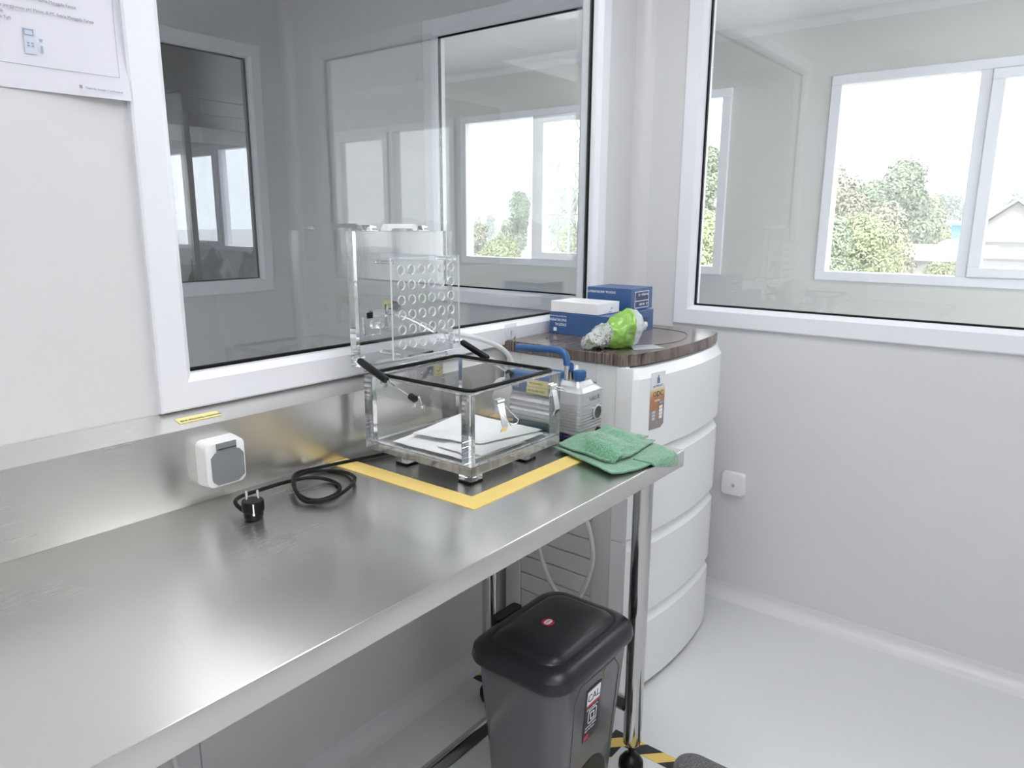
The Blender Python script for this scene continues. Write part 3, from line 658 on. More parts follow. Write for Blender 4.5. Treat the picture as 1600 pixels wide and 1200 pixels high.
def cloth_layer(bm, rows, th=.0035, seed=0, amp=.002, n=10):
    """rows: list of control rows (each a list of 3d points), Catmull-Rom interpolated both ways"""
    R_ = [smooth_path(r, n) for r in rows]; cols = list(zip(*R_)); G = [smooth_path(c, n) for c in cols]
    V = []
    for i, c in enumerate(G):
        V.append([])
        for j, p in enumerate(c):
            h = noise.noise(Vector((p.x*30, p.y*30, seed)))*amp+noise.noise(Vector((p.x*75, p.y*75, seed+3)))*amp*.4
            V[-1].append(bm.verts.new(p+Z*(h+amp)))
    fs = [bm.faces.new((V[i][j], V[i+1][j], V[i+1][j+1], V[i][j+1])) for i in range(len(V)-1) for j in range(len(V[0])-1)]
    g = bmesh.ops.extrude_face_region(bm, geom=fs)
    for v in [x for x in g['geom'] if isinstance(x, bmesh.types.BMVert)]: v.co.z -= th; 
c0 = TH+.004
bm = B()
# bottom layer: large, hanging slightly over the front edge
cloth_layer(bm, [[(-1.098, -.408, c0+.006), (-1.05, -.42, c0+.004), (-1.00, -.440, c0+.003), (-.945, -.452, c0)],
                 [(-1.120, -.470, c0+.006), (-1.06, -.50, c0+.003), (-.99, -.515, c0+.003), (-.925, -.520, c0+.002)],
                 [(-1.142, -.535, c0+.006), (-1.08, -.57, c0+.003), (-1.0, -.585, c0+.004), (-.918, -.588, c0+.003)],
                 [(-1.172, -.612, c0+.006), (-1.11, -.635, c0+.002), (-1.02, -.645, c0+.003), (-.950, -.652, c0+.002)],
                 ], seed=1, amp=.0016)
# hanging lip on right
cloth_layer(bm, [[(-1.06, -.60, c0+.006), (-1.01, -.605, c0+.007), (-.955, -.60, c0+.007)], [(-1.06, -.640, c0+.006), (-1.01, -.648, c0+.007), (-.955, -.650, c0+.006)], [(-1.055, -.6515, c0+.001), (-1.00, -.6575, c0-.003), (-.955, -.6575, c0-.004)], [(-1.05, -.6525, c0-.001), (-.995, -.659, c0-.015), (-.955, -.659, c0-.022)]], seed=9, amp=.0010)
# second fold
cloth_layer(bm, [[(-1.090, -.415, c0+.010), (-1.03, -.425, c0+.018), (-.985, -.435, c0+.016), (-.945, -.455, c0+.006)],
                 [(-1.108, -.470, c0+.012), (-1.04, -.48, c0+.020), (-.975, -.485, c0+.018), (-.925, -.50, c0+.012)],
                 [(-1.120, -.530, c0+.012), (-1.055, -.545, c0+.016), (-.985, -.548, c0+.018), (-.928, -.548, c0+.010)],
                 [(-1.128, -.575, c0+.011), (-1.07, -.592, c0+.011), (-.99, -.588, c0+.013), (-.905, -.575, c0+.006)]], seed=4, amp=.004)
# top rolled fold, puffed up and curling over at its left end
cloth_layer(bm, [[(-1.078, -.478, c0+.018), (-1.050, -.470, c0+.036), (-1.00, -.468, c0+.032), (-.955, -.474, c0+.034), (-.922, -.488, c0+.012)],
                 [(-1.098, -.512, c0+.020), (-1.058, -.505, c0+.042), (-1.01, -.508, c0+.030), (-.960, -.512, c0+.033), (-.918, -.522, c0+.014)],
                 [(-1.108, -.545, c0+.020), (-1.066, -.540, c0+.036), (-1.01, -.540, c0+.024), (-.965, -.542, c0+.024), (-.915, -.546, c0+.014)],
                 [(-1.112, -.578, c0+.012), (-1.070, -.572, c0+.018), (-1.01, -.566, c0+.015), (-.960, -.560, c0+.015), (-.905, -.556, c0+.012)]], seed=7, amp=.004)
cloth_layer(bm, [[(-1.110, -.505, c0+.012), (-1.096, -.500, c0+.036), (-1.075, -.498, c0+.042)], [(-1.118, -.545, c0+.010), (-1.104, -.545, c0+.034), (-1.080, -.545, c0+.038)], [(-1.120, -.588, c0+.008), (-1.106, -.592, c0+.020), (-1.082, -.590, c0+.018)]], seed=3, amp=.003)
solo('green_cloth', bm, GC, 'folded green microfibre cloth at the right end of the steel table', 'cloth', ang=60)

# ------------------------------------------------------------------ drawer cabinet
KX0, KX1, KY1 = -.800, -.222, -.030; KZ = 1.010
def front(x, off=0, bulge=.030):   # curved front
    c = (KX0+KX1)/2; h = (KX1-KX0)/2
    return -.435-bulge*(1-((x-c)/h)**2)-off
def outline(off=0, r=.03, inset=0, n=20, back=KY1):
    x0, x1 = KX0-off, KX1+off
    pts = [(x1, back), (x0, back)]
    yl = front(KX0, off)
    for k in range(7):   # front-left round corner
        a = R(180+90*k/6); pts.append((x0+r+r*cos(a), yl+r+r*sin(a)-.0))
    for k in range(1, n):
        x = x0+r+(x1-x0-2*r)*k/n; pts.append((x, min(front(x, off), yl)))
    for k in range(7):
        a = R(270+90*k/6); pts.append((x1-r+r*cos(a), yl+r+r*sin(a)))
    return pts
t = thing('drawer_cabinet', ((KX0+KX1)/2, -.24, 0), 'white plastic drawer cabinet with curved drawer fronts and brown wood-look top in the corner', 'drawer cabinet')
bm = B(); prism(bm, outline(.006, .035), KZ-.030, KZ, 'z')
es = [e for e in bm.edges if abs(e.verts[0].co.z-KZ) < 1e-6 and abs(e.verts[1].co.z-KZ) < 1e-6]
bmesh.ops.bevel(bm, geom=es, offset=.003, segments=2, affect='EDGES')
top = part('top_board', bm, WOOD, t)
bm = B()   # routed oval line on the top
lp = smooth_path([(-.70, -.10, 0), (-.72, -.2, 0), (-.70, -.34, 0), (-.62, -.40, 0), (-.5, -.43, 0), (-.38, -.40, 0), (-.31, -.34, 0), (-.29, -.2, 0), (-.31, -.1, 0)], 6)
tube(bm, [(p.x, p.y, KZ+.0003) for p in lp], .0012, 6); part('groove_line', bm, mat('dark_groove', (.09, .07, .06), .5), top)
# carcass
bm = B(); bx(bm, KX0+.012, KX1-.012, -.425, KY1-.004, .012, KZ-.031)
part('carcass', bm, CABS, t, ang=0)
for side, sx in ((-1, KX0), (1, KX1)):
    bm = B(); xa, xb = (sx, sx+.0118) if side < 0 else (sx-.0118, sx)
    xo = sx+.002 if side < 0 else sx-.007; xo2 = sx+.0118 if side < 0 else sx-.002
    if side > 0: xo, xo2 = sx-.0118, sx-.002
    bx(bm, xa, xb, -.435, -.340, .005, KZ-.031, .003, 2)     # front stile
    bx(bm, xa, xb, -.085, KY1, .005, KZ-.031, .003, 2)       # rear stile
    bx(bm, xa, xb, -.340, -.085, KZ-.085, KZ-.031, .002, 1); bx(bm, xa, xb, -.340, -.085, .005, .06, .002, 1)
    sp = part('side_panel', bm, CABS, t)
    bm = B()
    for k in range(15):
        z0 = .062+k*.058
        bx(bm, xo+(.002 if side < 0 else 0), xo2-(0 if side < 0 else .002), -.339, -.086, z0, min(z0+.0545, KZ-.087), .0018, 1)
    part('slatted_panel', bm, CABS, sp, ang=0)
# drawers
zb = [.012, .248, .493, .738, KZ-.033]
for k in range(4):
    z0, z1 = zb[k]+.004, zb[k+1]-.002
    bm = B(); nn = 28; rings = []
    for z, o_ in ((z0, .000), (z0, .0165), (z0+.003, .0195), (z1-.030, .0195), (z1-.004, .003), (z1, -.004)):
        rg = []
        for i in range(nn+1):
            x = KX0+.001+(KX1-KX0-.002)*i/nn
            e = min(i, nn-i)/nn; rnd = .018*max(0, 1-e/.05)**2
            rg.append(Vector((x, front(x, o_)+rnd, z)))
        rg += [Vector((KX1-.001, -.427, z)), Vector((KX0+.001, -.427, z))]
        rings.append(rg)
    loft(bm, rings, smooth=False)
    dr = part('drawer', bm, CABW, t, ang=24)
    if k == 3: topdrawer = dr
# narrow corner posts (split trim)
for k in range(2):
    bm = B(); z0, z1 = ((.003, .488), (.492, KZ-.033))[k]; bx(bm, KX0-.0035, KX0-.0003, -.452, -.402, z0, z1, .001, 1); part('corner_trim', bm, CABW, t)
# leaflet sticker on top drawer
def onfront(x, z, d=.0010): return Vector((x, front(x, .0195)-d, z))
def quad_on(x0, x1, z0, z1, m, name, parent, d=.0010, n=5, label=None, torn=0):
    bm = B(); lo = [onfront(x0+(x1-x0)*k/n, z0+(torn*.012 if k == n else 0), d) for k in range(n+1)]; hi = [onfront(x0+(x1-x0)*k/n, z1, d) for k in range(n+1)]
    ring = lo+hi[::-1]; loft(bm, [ring, [p+Vector((0, -.0004, 0)) for p in ring]], smooth=False)
    return part(name, bm, m, parent, label, ang=0)
sx0, sx1, sz0, sz1 = -.733, -.668, .800, .957
ORG = bpy.data.materials.new('leaflet_print'); ORG.use_nodes = True; N = ORG.node_tree; b = N.nodes['Principled BSDF']; b.inputs['Roughness'].default_value = .35
tc = N.nodes.new('ShaderNodeTexCoord'); sep = N.nodes.new('ShaderNodeSeparateXYZ'); mr = N.nodes.new('ShaderNodeMapRange'); cr = N.nodes.new('ShaderNodeValToRGB')
N.links.new(tc.outputs['Object'], sep.inputs[0]); N.links.new(sep.outputs['Z'], mr.inputs[0]); mr.inputs[1].default_value = sz0; mr.inputs[2].default_value = sz1; N.links.new(mr.outputs[0], cr.inputs[0]); N.links.new(cr.outputs[0], b.inputs['Base Color'])
e = cr.color_ramp.elements; e[0].position = 0; e[0].color = (.30, .25, .25, 1); e[1].position = 1; e[1].color = (.78, .80, .84, 1)
for ps, c_ in ((.30, (.36, .30, .28)), (.34, (.42, .20, .10)), (.55, (.45, .22, .11)), (.66, (.75, .50, .22)), (.74, (.80, .78, .76))):
    q = cr.color_ramp.elements.new(ps); q.color = (*c_, 1)
lf = B(); 
n = 5
lo = [onfront(sx0+(sx1-sx0)*k/n, sz0+(.010 if k == n else 0)) for k in range(n+1)]; hi = [onfront(sx0+(sx1-sx0)*k/n, sz1) for k in range(n+1)]
ring = lo+hi[::-1]; loft(lf, [ring, [p+Vector((0, -.0004, 0)) for p in ring]], smooth=False)
lf = part('leaflet_holder_dummy', lf, ORG, None, ang=0); lf.name = 'product_leaflet'; lf['_org'] = [0, 0, 0]
tag(lf, 'narrow orange and white leaflet stuck on the top drawer of the white cabinet', 'leaflet')
xd = (onfront(sx1, .9)-onfront(sx0, .9)).normalized()
text_mesh('ODC', .021, onfront(sx0+.010, .890, .0018), xd, Z, INK, lf, name='heading')
text_mesh('OLYMPLAST', .0085, onfront(sx0+.009, .916, .0018), xd, Z, mat('blue_ink', (.12, .25, .38), .5), lf, name='lettering')
text_mesh('series', .011, onfront(sx0+.018, .876, .0018), xd, Z, WINK, lf, name='lettering')
bm = B(); c_ = onfront(sx0+.033, .94, .0022)
for k, (w_, h_) in enumerate(((.003, .016), (.004, .022), (.003, .013))): bx(bm, c_.x-.007+k*.005, c_.x-.007+k*.005+w_, c_.y-.0004, c_.y+.0002, .926, .926+h_)
part('tower_logo', bm, mat('blue_ink', (.12, .25, .38), .5), lf, ang=0)
bm = B(); 
for k in range(4): 
    c_ = onfront(sx0+.048, .9, .0022); bx(bm, c_.x-.009, c_.x+.009, c_.y-.0003, c_.y+.0003, .826+k*.0095, .834+k*.0095)
part('cabinet_picture', bm, WINK, lf, ang=0)
bm = B()
for k in range(3):
    c_ = onfront(sx0+.016, .9, .0022); bx(bm, c_.x-.009, c_.x+.009, c_.y-.0003, c_.y+.0003, .826+k*.009, .833+k*.009)
part('cabinet_picture', bm, mat('pale_grey_ink', (.6, .6, .62), .5), lf, ang=0)
bm = B(); c_ = onfront(sx0+.05, .9, .0022); bx(bm, c_.x-.012, c_.x+.010, c_.y-.0003, c_.y+.0003, .868, .874); part('price_flash', bm, mat('light_blue_ink', (.2, .4, .7), .5), lf, ang=0)
# ------------------------------------------------------------------ boxes on the cabinet
def carton(x0, x1, y0, y1, z0, z1, rz, m, label, group=None):
    c = Vector(((x0+x1)/2, (y0+y1)/2, z0)); t = thing('cardboard_box', c, label, 'box', group)
    bm = B(); bx(bm, x0, x1, y0, y1, z0+.0004, z1, .0008, 1); part('carton_body', bm, m, t)
    return t
def rotz(t, deg): t.rotation_euler = (0, 0, R(deg))
b1 = carton(-.605, -.325, -.255, -.045, KZ, KZ+.066, 0, BOXB, 'long dark blue instrument carton lying on the cabinet top, under the other boxes', 'boxes on the drawer cabinet')
def t_on_left(parent, s, size, y, z, m=WINK, x=-.605, **k): # upside-down text on the -x face
    return text_mesh(s, size, (x-.0004, y, z), Y, -Z, m, parent, **k)
t_on_left(b1, 'DIGITAL', .0115, -.108, KZ+.034); t_on_left(b1, 'INSTRUMENTS', .0115, -.108, KZ+.048); t_on_left(b1, 'Your Lab. for Measurement', .0055, -.108, KZ+.057)
bm = B(); 
for k in range(4): bx(bm, -.6058, -.6052, -.072+k*.003, -.070+k*.003, KZ+.009, KZ+.020)
part('carton_logo', bm, WINK, b1, ang=0)
bm = B(); bx(bm, -.40, -.36, -.2558, -.2552, KZ+.012, KZ+.044); part('carton_label', bm, BOXN, b1, ang=0)
b2 = carton(-.600, -.475, -.215, -.046, KZ+.067, KZ+.100, 0, BOXW, 'slim white carton resting across the left of the long blue carton', 'boxes on the drawer cabinet')
text_mesh('pH', .009, (-.515, -.2154, KZ+.085), -X, -Z, INKG, b2); text_mesh('Tester', .007, (-.520, -.2154, KZ+.074), -X, -Z, INKG, b2)
b3 = carton(-.440, -.300, -.235, -.075, KZ+.067, KZ+.135, 0, BOXB, 'short dark blue carton with a white-outlined label, on top of the long blue one', 'boxes on the drawer cabinet')
t_on_left(b3, 'DIGITAL INSTRUMENTS', .010, -.18, KZ+.125, x=-.440)
bm = B()
def rim(bm, x0, x1, z0, z1, y, w_=.0018):
    bx(bm, x0, x1, y-.0006, y, z0, z0+w_); bx(bm, x0, x1, y-.0006, y, z1-w_, z1); bx(bm, x0, x0+w_, y-.0006, y, z0+w_, z1-w_); bx(bm, x1-w_, x1, y-.0006, y, z0+w_, z1-w_)
rim(bm, -.415, -.325, KZ+.073, KZ+.125, -.2352); bx(bm, -.413, -.327, -.2358, -.2352, KZ+.094, KZ+.096)
part('label_outline', bm, WINK, b3, ang=0)
bm = B(); bx(bm, -.4125, -.3275, -.2355, -.2350, KZ+.0755, KZ+.1225); part('carton_label', bm, BOXN, b3, ang=0)
text_mesh('CE   PH-009', .011, (-.330, -.2360, KZ+.088), -X, -Z, WINK, b3); text_mesh('PH-009(I)A - CE', .0095, (-.330, -.2360, KZ+.117), -X, -Z, WINK, b3)

# ------------------------------------------------------------------ plastic bag
BAG = bpy.data.materials.new('printed_plastic_film'); BAG.use_nodes = True; N = BAG.node_tree; b = N.nodes['Principled BSDF']
b.inputs['Roughness'].default_value = .18
tc = N.nodes.new('ShaderNodeTexCoord'); n1 = N.nodes.new('ShaderNodeTexNoise'); n1.inputs['Scale'].default_value = 45; n1.inputs['Detail'].default_value = 4; n1.inputs['Distortion'].default_value = 2
uvn = N.nodes.new('ShaderNodeUVMap'); sp = N.nodes.new('ShaderNodeSeparateXYZ'); N.links.new(uvn.outputs[0], sp.inputs[0])
ga = N.nodes.new('ShaderNodeMath'); ga.operation = 'COMPARE'; ga.inputs[1].default_value = .55; ga.inputs[2].default_value = .185; N.links.new(sp.outputs['X'], ga.inputs[0])
cr = N.nodes.new('ShaderNodeValToRGB'); cr.color_ramp.elements[0].position = .40; cr.color_ramp.elements[0].color = (.22, .27, .15, 1); cr.color_ramp.elements[1].position = .5; cr.color_ramp.elements[1].color = (.78, .80, .78, 1)
N.links.new(tc.outputs['Object'], n1.inputs[0]); N.links.new(n1.outputs[0], cr.inputs[0])
wl = N.nodes.new('ShaderNodeMath'); wl.operation = 'GREATER_THAN'; wl.inputs[1].default_value = .74; N.links.new(sp.outputs['X'], wl.inputs[0])
m1 = N.nodes.new('ShaderNodeMix'); m1.data_type = 'RGBA'; m1.inputs['B'].default_value = (.80, .83, .83, 1); N.links.new(wl.outputs[0], m1.inputs['Factor']); N.links.new(cr.outputs[0], m1.inputs['A'])
m2 = N.nodes.new('ShaderNodeMix'); m2.data_type = 'RGBA'; m2.inputs['B'].default_value = (.27, .52, .095, 1); N.links.new(ga.outputs[0], m2.inputs['Factor']); N.links.new(m1.outputs['Result'], m2.inputs['A'])
N.links.new(m2.outputs['Result'], b.inputs['Base Color'])
al = N.nodes.new('ShaderNodeMapRange'); al.inputs[3].default_value = .62; al.inputs[4].default_value = .95; N.links.new(ga.outputs[0], al.inputs[0]); N.links.new(al.outputs[0], b.inputs['Alpha'])
n2 = N.nodes.new('ShaderNodeTexNoise'); n2.inputs['Scale'].default_value = 30; n2.inputs['Detail'].default_value = 5; n2.inputs['Distortion'].default_value = 1.5
bp = N.nodes.new('ShaderNodeBump'); bp.inputs['Strength'].default_value = .5; bp.inputs['Distance'].default_value = .004
N.links.new(tc.outputs['Object'], n2.inputs[0]); N.links.new(n2.outputs[0], bp.inputs['Height']); N.links.new(bp.outputs[0], b.inputs['Normal'])
# local frame: u along the bag (left tip -> right tied end), up z
bc = Vector((-.72, -.345, KZ)); ud = Vector((.80, -.60, 0)).normalized(); vd = Vector((.60, .80, 0)).normalized()
bm = B(); uvl = bm.loops.layers.uv.new('UVMap'); NU, NV = 56, 60; V = []
def bag_profile(u):   # half width, height, base lift
    hw = .062*(sin(pi*min(1, u*1.25+.10))**.7 if u < .72 else 1)*(1-.35*max(0, (u-.7)/.3))
    hh = .020+.062*sin(pi*min(1, max(0, (u*.92+.03))))**.8 if u < .62 else .020+.055*(1-.15*(u-.62)/.38)
    return hw, hh
ctl = [(0, .014, .020, .0), (.08, .034, .038, 0), (.25, .046, .058, 0), (.45, .050, .080, 0), (.62, .048, .098, 0), (.72, .046, .104, .001), (.82, .036, .100, .010), (.90, .024, .088, .026), (.95, .010, .072, .044), (.97, .007, .066, .052), (1.0, .012, .070, .048)]
def lerp_ctl(u):
    for a, b_ in zip(ctl, ctl[1:]):
        if a[0] <= u <= b_[0]:
            t_ = (u-a[0])/(b_[0]-a[0]); return [a[i]+(b_[i]-a[i])*t_ for i in (1, 2, 3)]
    return ctl[-1][1:]
for i in range(NU+1):
    u = i/NU; hw, top_, lift = lerp_ctl(u); V.append([])
    for j in range(NV):
        a = 2*pi*j/NV; yy = cos(a)*hw; zz = lift+.001+(sin(a)*.5+.5)*(top_-lift)
        p = bc+ud*((u-.5)*.185)+vd*yy+Z*zz
        nz = (abs(noise.noise(p*26))-.22)*-.018+(abs(noise.noise(p*60+Vector((3, 3, 3))))-.2)*-.008+noise.noise(p*120)*.0015
        p = p+(vd*cos(a)+Z*sin(a))*nz+ud*noise.noise(p*50+Vector((9, 0, 0)))*.004
        p.z = max(p.z, KZ+.0008); V[-1].append((bm.verts.new(p), (u, j/NV)))
for i in range(NU):
    for j in range(NV):
        q = [V[i][j], V[i+1][j], V[i+1][(j+1) % NV], V[i][(j+1) % NV]]
        f = bm.faces.new([x[0] for x in q]); f.smooth = True
        for l, x in zip(f.loops, q): l[uvl].uv = x[1]
for k in (0, NU): bm.faces.new([x[0] for x in V[k]])
t = thing('plastic_bag', bc, 'crumpled clear plastic bag with a lime green printed band on the cabinet top', 'bag')
part('bag_film', bm, BAG, t, ang=80)
bm = B()
for k in range(16):
    p = bc+ud*(-.075+random.random()*.045)+vd*(-.022+random.random()*.03)+Z*(.010+random.random()*.012)
    r = bmesh.ops.create_icosphere(bm, subdivisions=2, radius=.008+random.random()*.006)
    for v in r['verts']: v.co = v.co*Vector((1, .8, .7)).length/1.5+p+v.co*noise.noise(v.co*300+p*10)*.6
part('dark_contents', bm, mat('dark_green_contents', (.012, .03, .018), .5), t, 'dark green contents')
bm = B(); q = bc+ud*.085+Z*.0008-vd*.03
loft(bm, [[q+ud*a+vd*b_+Z*h for a, b_ in ((-.05, -.02), (.045, -.012), (.04, .05), (-.03, .05))] for h in (0, .0012)], smooth=False)
part('loose_corner', bm, mat('thin_film', (.8, .82, .82), .2, alpha=.5), t, ang=0)
fdir = (ud*1+Z*.0)
text_mesh('100%', .009, bc+ud*.012-vd*.060+Z*.045, ud, Z, INK, t, name='printed_mark')

# adhesive hook
t = thing('adhesive_hook', (-.76, -.013, 1.0), 'small clear adhesive hook plate on the window frame above the cabinet', 'hook')
bm = B(); bx(bm, -.790, -.735, -.0165, -.0145, .999, 1.052, .0008, 1); part('plate', bm, mat('thin_clear_plate', (.9, .9, .92), .1, alpha=.35), t)
bm = B(); tube(bm, smooth_path([(-.762, -.018, 1.035), (-.762, -.018, 1.015), (-.762, -.026, 1.008), (-.762, -.032, 1.016)], 5), .0018, 8); part('hook', bm, CHROME, t)

# wall socket on the right wall
t = thing('wall_socket', (0, -.44, .436), 'square white rounded socket low on the right wall', 'socket')
bm = B()
loft(bm, [[Vector((x, u, v)) for u, v in rrect(-.483+i, -.397-i, .394+i, .478-i, .014)] for x, i in ((-.0004, 0), (-.014, .0005), (-.018, .003), (-.0185, .008))])
part('cover_plate', bm, WHITEP, t)
bm = B(); loft(bm, [[Vector((x, u, v)) for u, v in rrect(-.458, -.422, .418, .454, .003)] for x in (-.0186, -.0205)]); rk = part('rocker', bm, WHITEP, t)
bm = B(); lathe(bm, (-.0206, -.443, .433), [(.006, 0), (.007, .001), (.005, .0015)], -X, 16); part('button', bm, mat('socket_grey', (.5, .5, .5), .4), rk)

# ------------------------------------------------------------------ poster on the left wall
t = thing('paper_notice', (-2.05, -.002, 1.54), 'printed paper notice with a curling corner taped to the left wall', 'notice')
POST = mat('notice_paper', (.74, .735, .80), .35)
bm = B(); nx, nz_ = 24, 14; px1_, px0_, pz0_ = -1.812, -2.40, 1.543
V = []
def pp(u, v, d=0):
    x = px0_+(px1_-px0_)*u; z = pz0_+.34*v; x += .012*v*u*.6
    cu = max(0, u-.72)/.28; dv = max(0, 1-v/.45)
    return Vector((x, -.0012-.016*cu*cu*dv*dv-.0015*(sin(u*9)+1)-d, z))
for i in range(nx+1): V.append([bm.verts.new(pp(i/nx, j/nz_)) for j in range(nz_+1)])
for i in range(nx):
    for j in range(nz_): bm.faces.new((V[i][j], V[i+1][j], V[i+1][j+1], V[i][j+1]))
g = bmesh.ops.extrude_face_region(bm, geom=bm.faces[:])
for v in [x for x in g['geom'] if isinstance(x, bmesh.types.BMVert)]: v.co.y -= .0004
part('sheet', bm, POST, t, ang=60)
def py_(x, z):   # y of the paper surface
    u = (x-px0_)/(px1_-px0_); return pp(u, (z-pz0_)/.34).y-.0014
def ptext(s_, x, z, size, align='RIGHT'): return text_mesh(s_, size, (x, py_(x, z)-.0012, z), X, Z, INKG, t, align=align)
ptext('penggunaan pH Meter di PT. Satria Manggala Farma', -1.881, 1.6755, .0062)
ptext('Hanya bisa membuka modul body penggunaan pH Meter di PT. Satria Manggala Farma', -1.856, 1.6585, .0062)
ptext('rusak', -1.985, 1.6500, .0062); ptext('(Pj dan Tgl)', -1.976, 1.6415, .0062)
ptext('Dipindai dengan CamScanner', -1.825, 1.5535, .0050)
def pbox(bm, x0, x1, z0, z1, d=.0006): y = py_((x0+x1)/2, z0)-d; bx(bm, x0, x1, y-.0003, y+.0003, z0, z1)
bm = B(); pbox(bm, -1.892, -1.8875, 1.554, 1.559, .004); part('scan_mark', bm, INKG, t, ang=0)
bm = B(); tube(bm, [(x, py_(x, 1.579)-.0002-(.0008 if x > -1.9 else 0), 1.579) for x in (-2.3, -2.1, -1.95, -1.9, -1.87, -1.85, -1.826)], .0003, 4)
tube(bm, [(-1.826+.010*k/6, py_(-1.826, 1.579+.28*k/6)-.0002, 1.579+.28*k/6) for k in range(7)], .0003, 4); part('border_line', bm, INKG, t)
PBL = mat('pale_blue_print', (.30, .42, .55), .5)
bm = B(); pbox(bm, -1.962, -1.945, 1.596, 1.634, .0004); part('meter_body', bm, mat('pale_print', (.62, .66, .76), .5), t, ang=0)
bm = B(); y = py_(-1.95, 1.62)-.0012; rim(bm, -1.961, -1.948, 1.623, 1.632, y, .0010); part('meter_screen', bm, PBL, t, ang=0)
bm = B()
for k in range(4): pbox(bm, -1.958+(k % 2)*.006, -1.955+(k % 2)*.006, 1.611-(k//2)*.004, 1.613-(k//2)*.004, .0012)
pbox(bm, -1.9405, -1.9365, 1.617, 1.620, .0012); pbox(bm, -1.940, -1.937, 1.600, 1.610, .0012); part('meter_keys', bm, PBL, t, ang=0)

# ------------------------------------------------------------------ pedal bin
bx0, bx1, by0, by1, bz = -1.392, -1.056, -.640, -.382, .455
t = thing('pedal_bin', ((bx0+bx1)/2, (by0+by1)/2, 0), 'dark grey plastic pedal bin with black lid and sticker under the table end', 'bin')
def rb(i, z, r=.05): return [Vector((u, v, z)) for u, v in rrect(bx0+i, bx1-i, by0+i, by1-i, r, 8)]
bm = B(); loft(bm, [rb(.045, .004, .04), rb(.040, .012, .045), rb(.026, .24, .045), rb(.014, bz-.036, .045)]); bd = part('bin_body', bm, BIN, t)
bm = B(); loft(bm, [rb(.008, bz-.042, .05), rb(.001, bz-.038, .055), rb(-.001, bz-.030, .056), rb(.002, bz-.012, .055), rb(.012, bz-.001, .052), rb(.030, bz+.004, .045), rb(.037, bz+.003, .04), rb(.041, bz+.009, .04), rb(.058, bz+.016, .04), rb(.10, bz+.018, .025)]); ldd = part('bin_lid', bm, BINL, t, 'black lid')
bm = B(); prism(bm, rrect(-1.27, -1.18, by1-.006, by1+.022, .008), bz-.036, bz-.004, 'z'); part('hinge_block', bm, BLACKP, t)
bm = B()   # arc ridge on lid
tube(bm, smooth_path([(-1.325, -.44, bz+.012), (-1.30, -.475, bz+.0145), (-1.30, -.525, bz+.0135), (-1.31, -.56, bz+.011)], 6), .0025, 8); part('arc_ridge', bm, BINL, ldd)
bm = B(); lathe(bm, (-1.235, -.500, bz+.0182), [(.0145, 0), (.0145, .0008)], Z, 20)
lg = part('lid_emblem', bm, RED, ldd, 'small red and white emblem')
bm = B(); prism(bm, rrect(-1.246, -1.224, -.507, -.493, .0065), bz+.0191, bz+.0197, 'z'); part('emblem_plate', bm, WINK, lg, ang=0)
text_mesh('LION', .0075, (-1.245, -.5028, bz+.0201), X, Y, RED, lg)
# recessed panel frame on front
def bf(x, z, d=0):    # point on the tapered front face
    i = .040+(.026-.040)*(z-.012)/(.24-.012) if z < .24 else .026+(.014-.026)*(z-.24)/(bz-.036-.24)
    return Vector((x, by0+i-d, z))
bm = B(); tube(bm, [bf(-1.30, .10, .0), bf(-1.307, .36, .0), bf(-1.29, .392, 0), bf(-1.15, .392, 0), bf(-1.125, .36, 0), bf(-1.135, .10, 0)], .0016, 6); part('panel_ridge', bm, BIN, bd)
sxa, sxb, sza, szb = -1.262, -1.202, .235, .368
def bquad(x0, x1, z0, z1, d, m, name, parent, label=None, h=.0005):
    bm = B(); r_ = [bf(x0, z0, d), bf(x1, z0, d), bf(x1, z1, d), bf(x0, z1, d)]
    loft(bm, [r_, [p-Y*h for p in r_]], smooth=False); return part(name, bm, m, parent, label, ang=0)
E2 = .0012
stk = bquad(sxa, sxb, sza, szb, E2-.0002, INK, 'bin_sticker', bd, 'black and white printed sticker')
bquad(sxa+.004, sxb-.004, szb-.040, szb-.006, E2+.0004, WINK, 'sticker_panel', stk)
bquad(sxa+.004, sxb-.004, szb-.046, szb-.041, E2+.0004, RED, 'sticker_band', stk)
fz = (bf(0, .36)-bf(0, .26)).normalized()
text_mesh('CAL', .026, bf(sxa+.0045, szb-.033, E2+.0012), X, fz, INK, stk)
text_mesh('STEP DUSTBIN 15L', .0055, bf(sxa+.005, szb-.054, E2+.0012), X, fz, WINK, stk)
text_mesh('ANTI BACTERIAL', .0058, bf(sxa+.005, szb-.100, E2+.0012), X, fz, WINK, stk)
text_mesh('EASY TO CLEAN', .0052, bf(sxa+.005, szb-.108, E2+.0012), X, fz, WINK, stk)
bm = B(); rr_ = rrect(sxa+.014, sxb-.014, szb-.090, szb-.058, .005, 4)
tube(bm, [bf(u, v, E2+.001) for u, v in rr_]+[bf(*rr_[0], E2+.001)], .0009, 4); tube(bm, [bf(-1.24, .302, E2+.001), bf(-1.226, .302, E2+.001), bf(-1.224, .285, E2+.001), bf(-1.238, .285, E2+.001), bf(-1.24, .302, E2+.001)], .0012, 4)
part('sticker_icon', bm, WINK, stk)
bquad(sxa+.004, sxa+.022, sza+.004, sza+.014, E2+.0004, RED, 'sticker_badge', stk)
STN = mat('brown_stain', (.28, .22, .15), .7)
bm = B(); rings_ = [bf(-1.186+.008*cos(a)*(1+.25*sin(3*a)), .375+.013*sin(a)*(1+.2*cos(4*a)), E2-.0006) for a in [2*pi*k/18 for k in range(18)]]
loft(bm, [rings_, [p-Y*.0004 for p in rings_]], smooth=False); part('stain', bm, STN, bd, 'dried brown splash mark', ang=0)
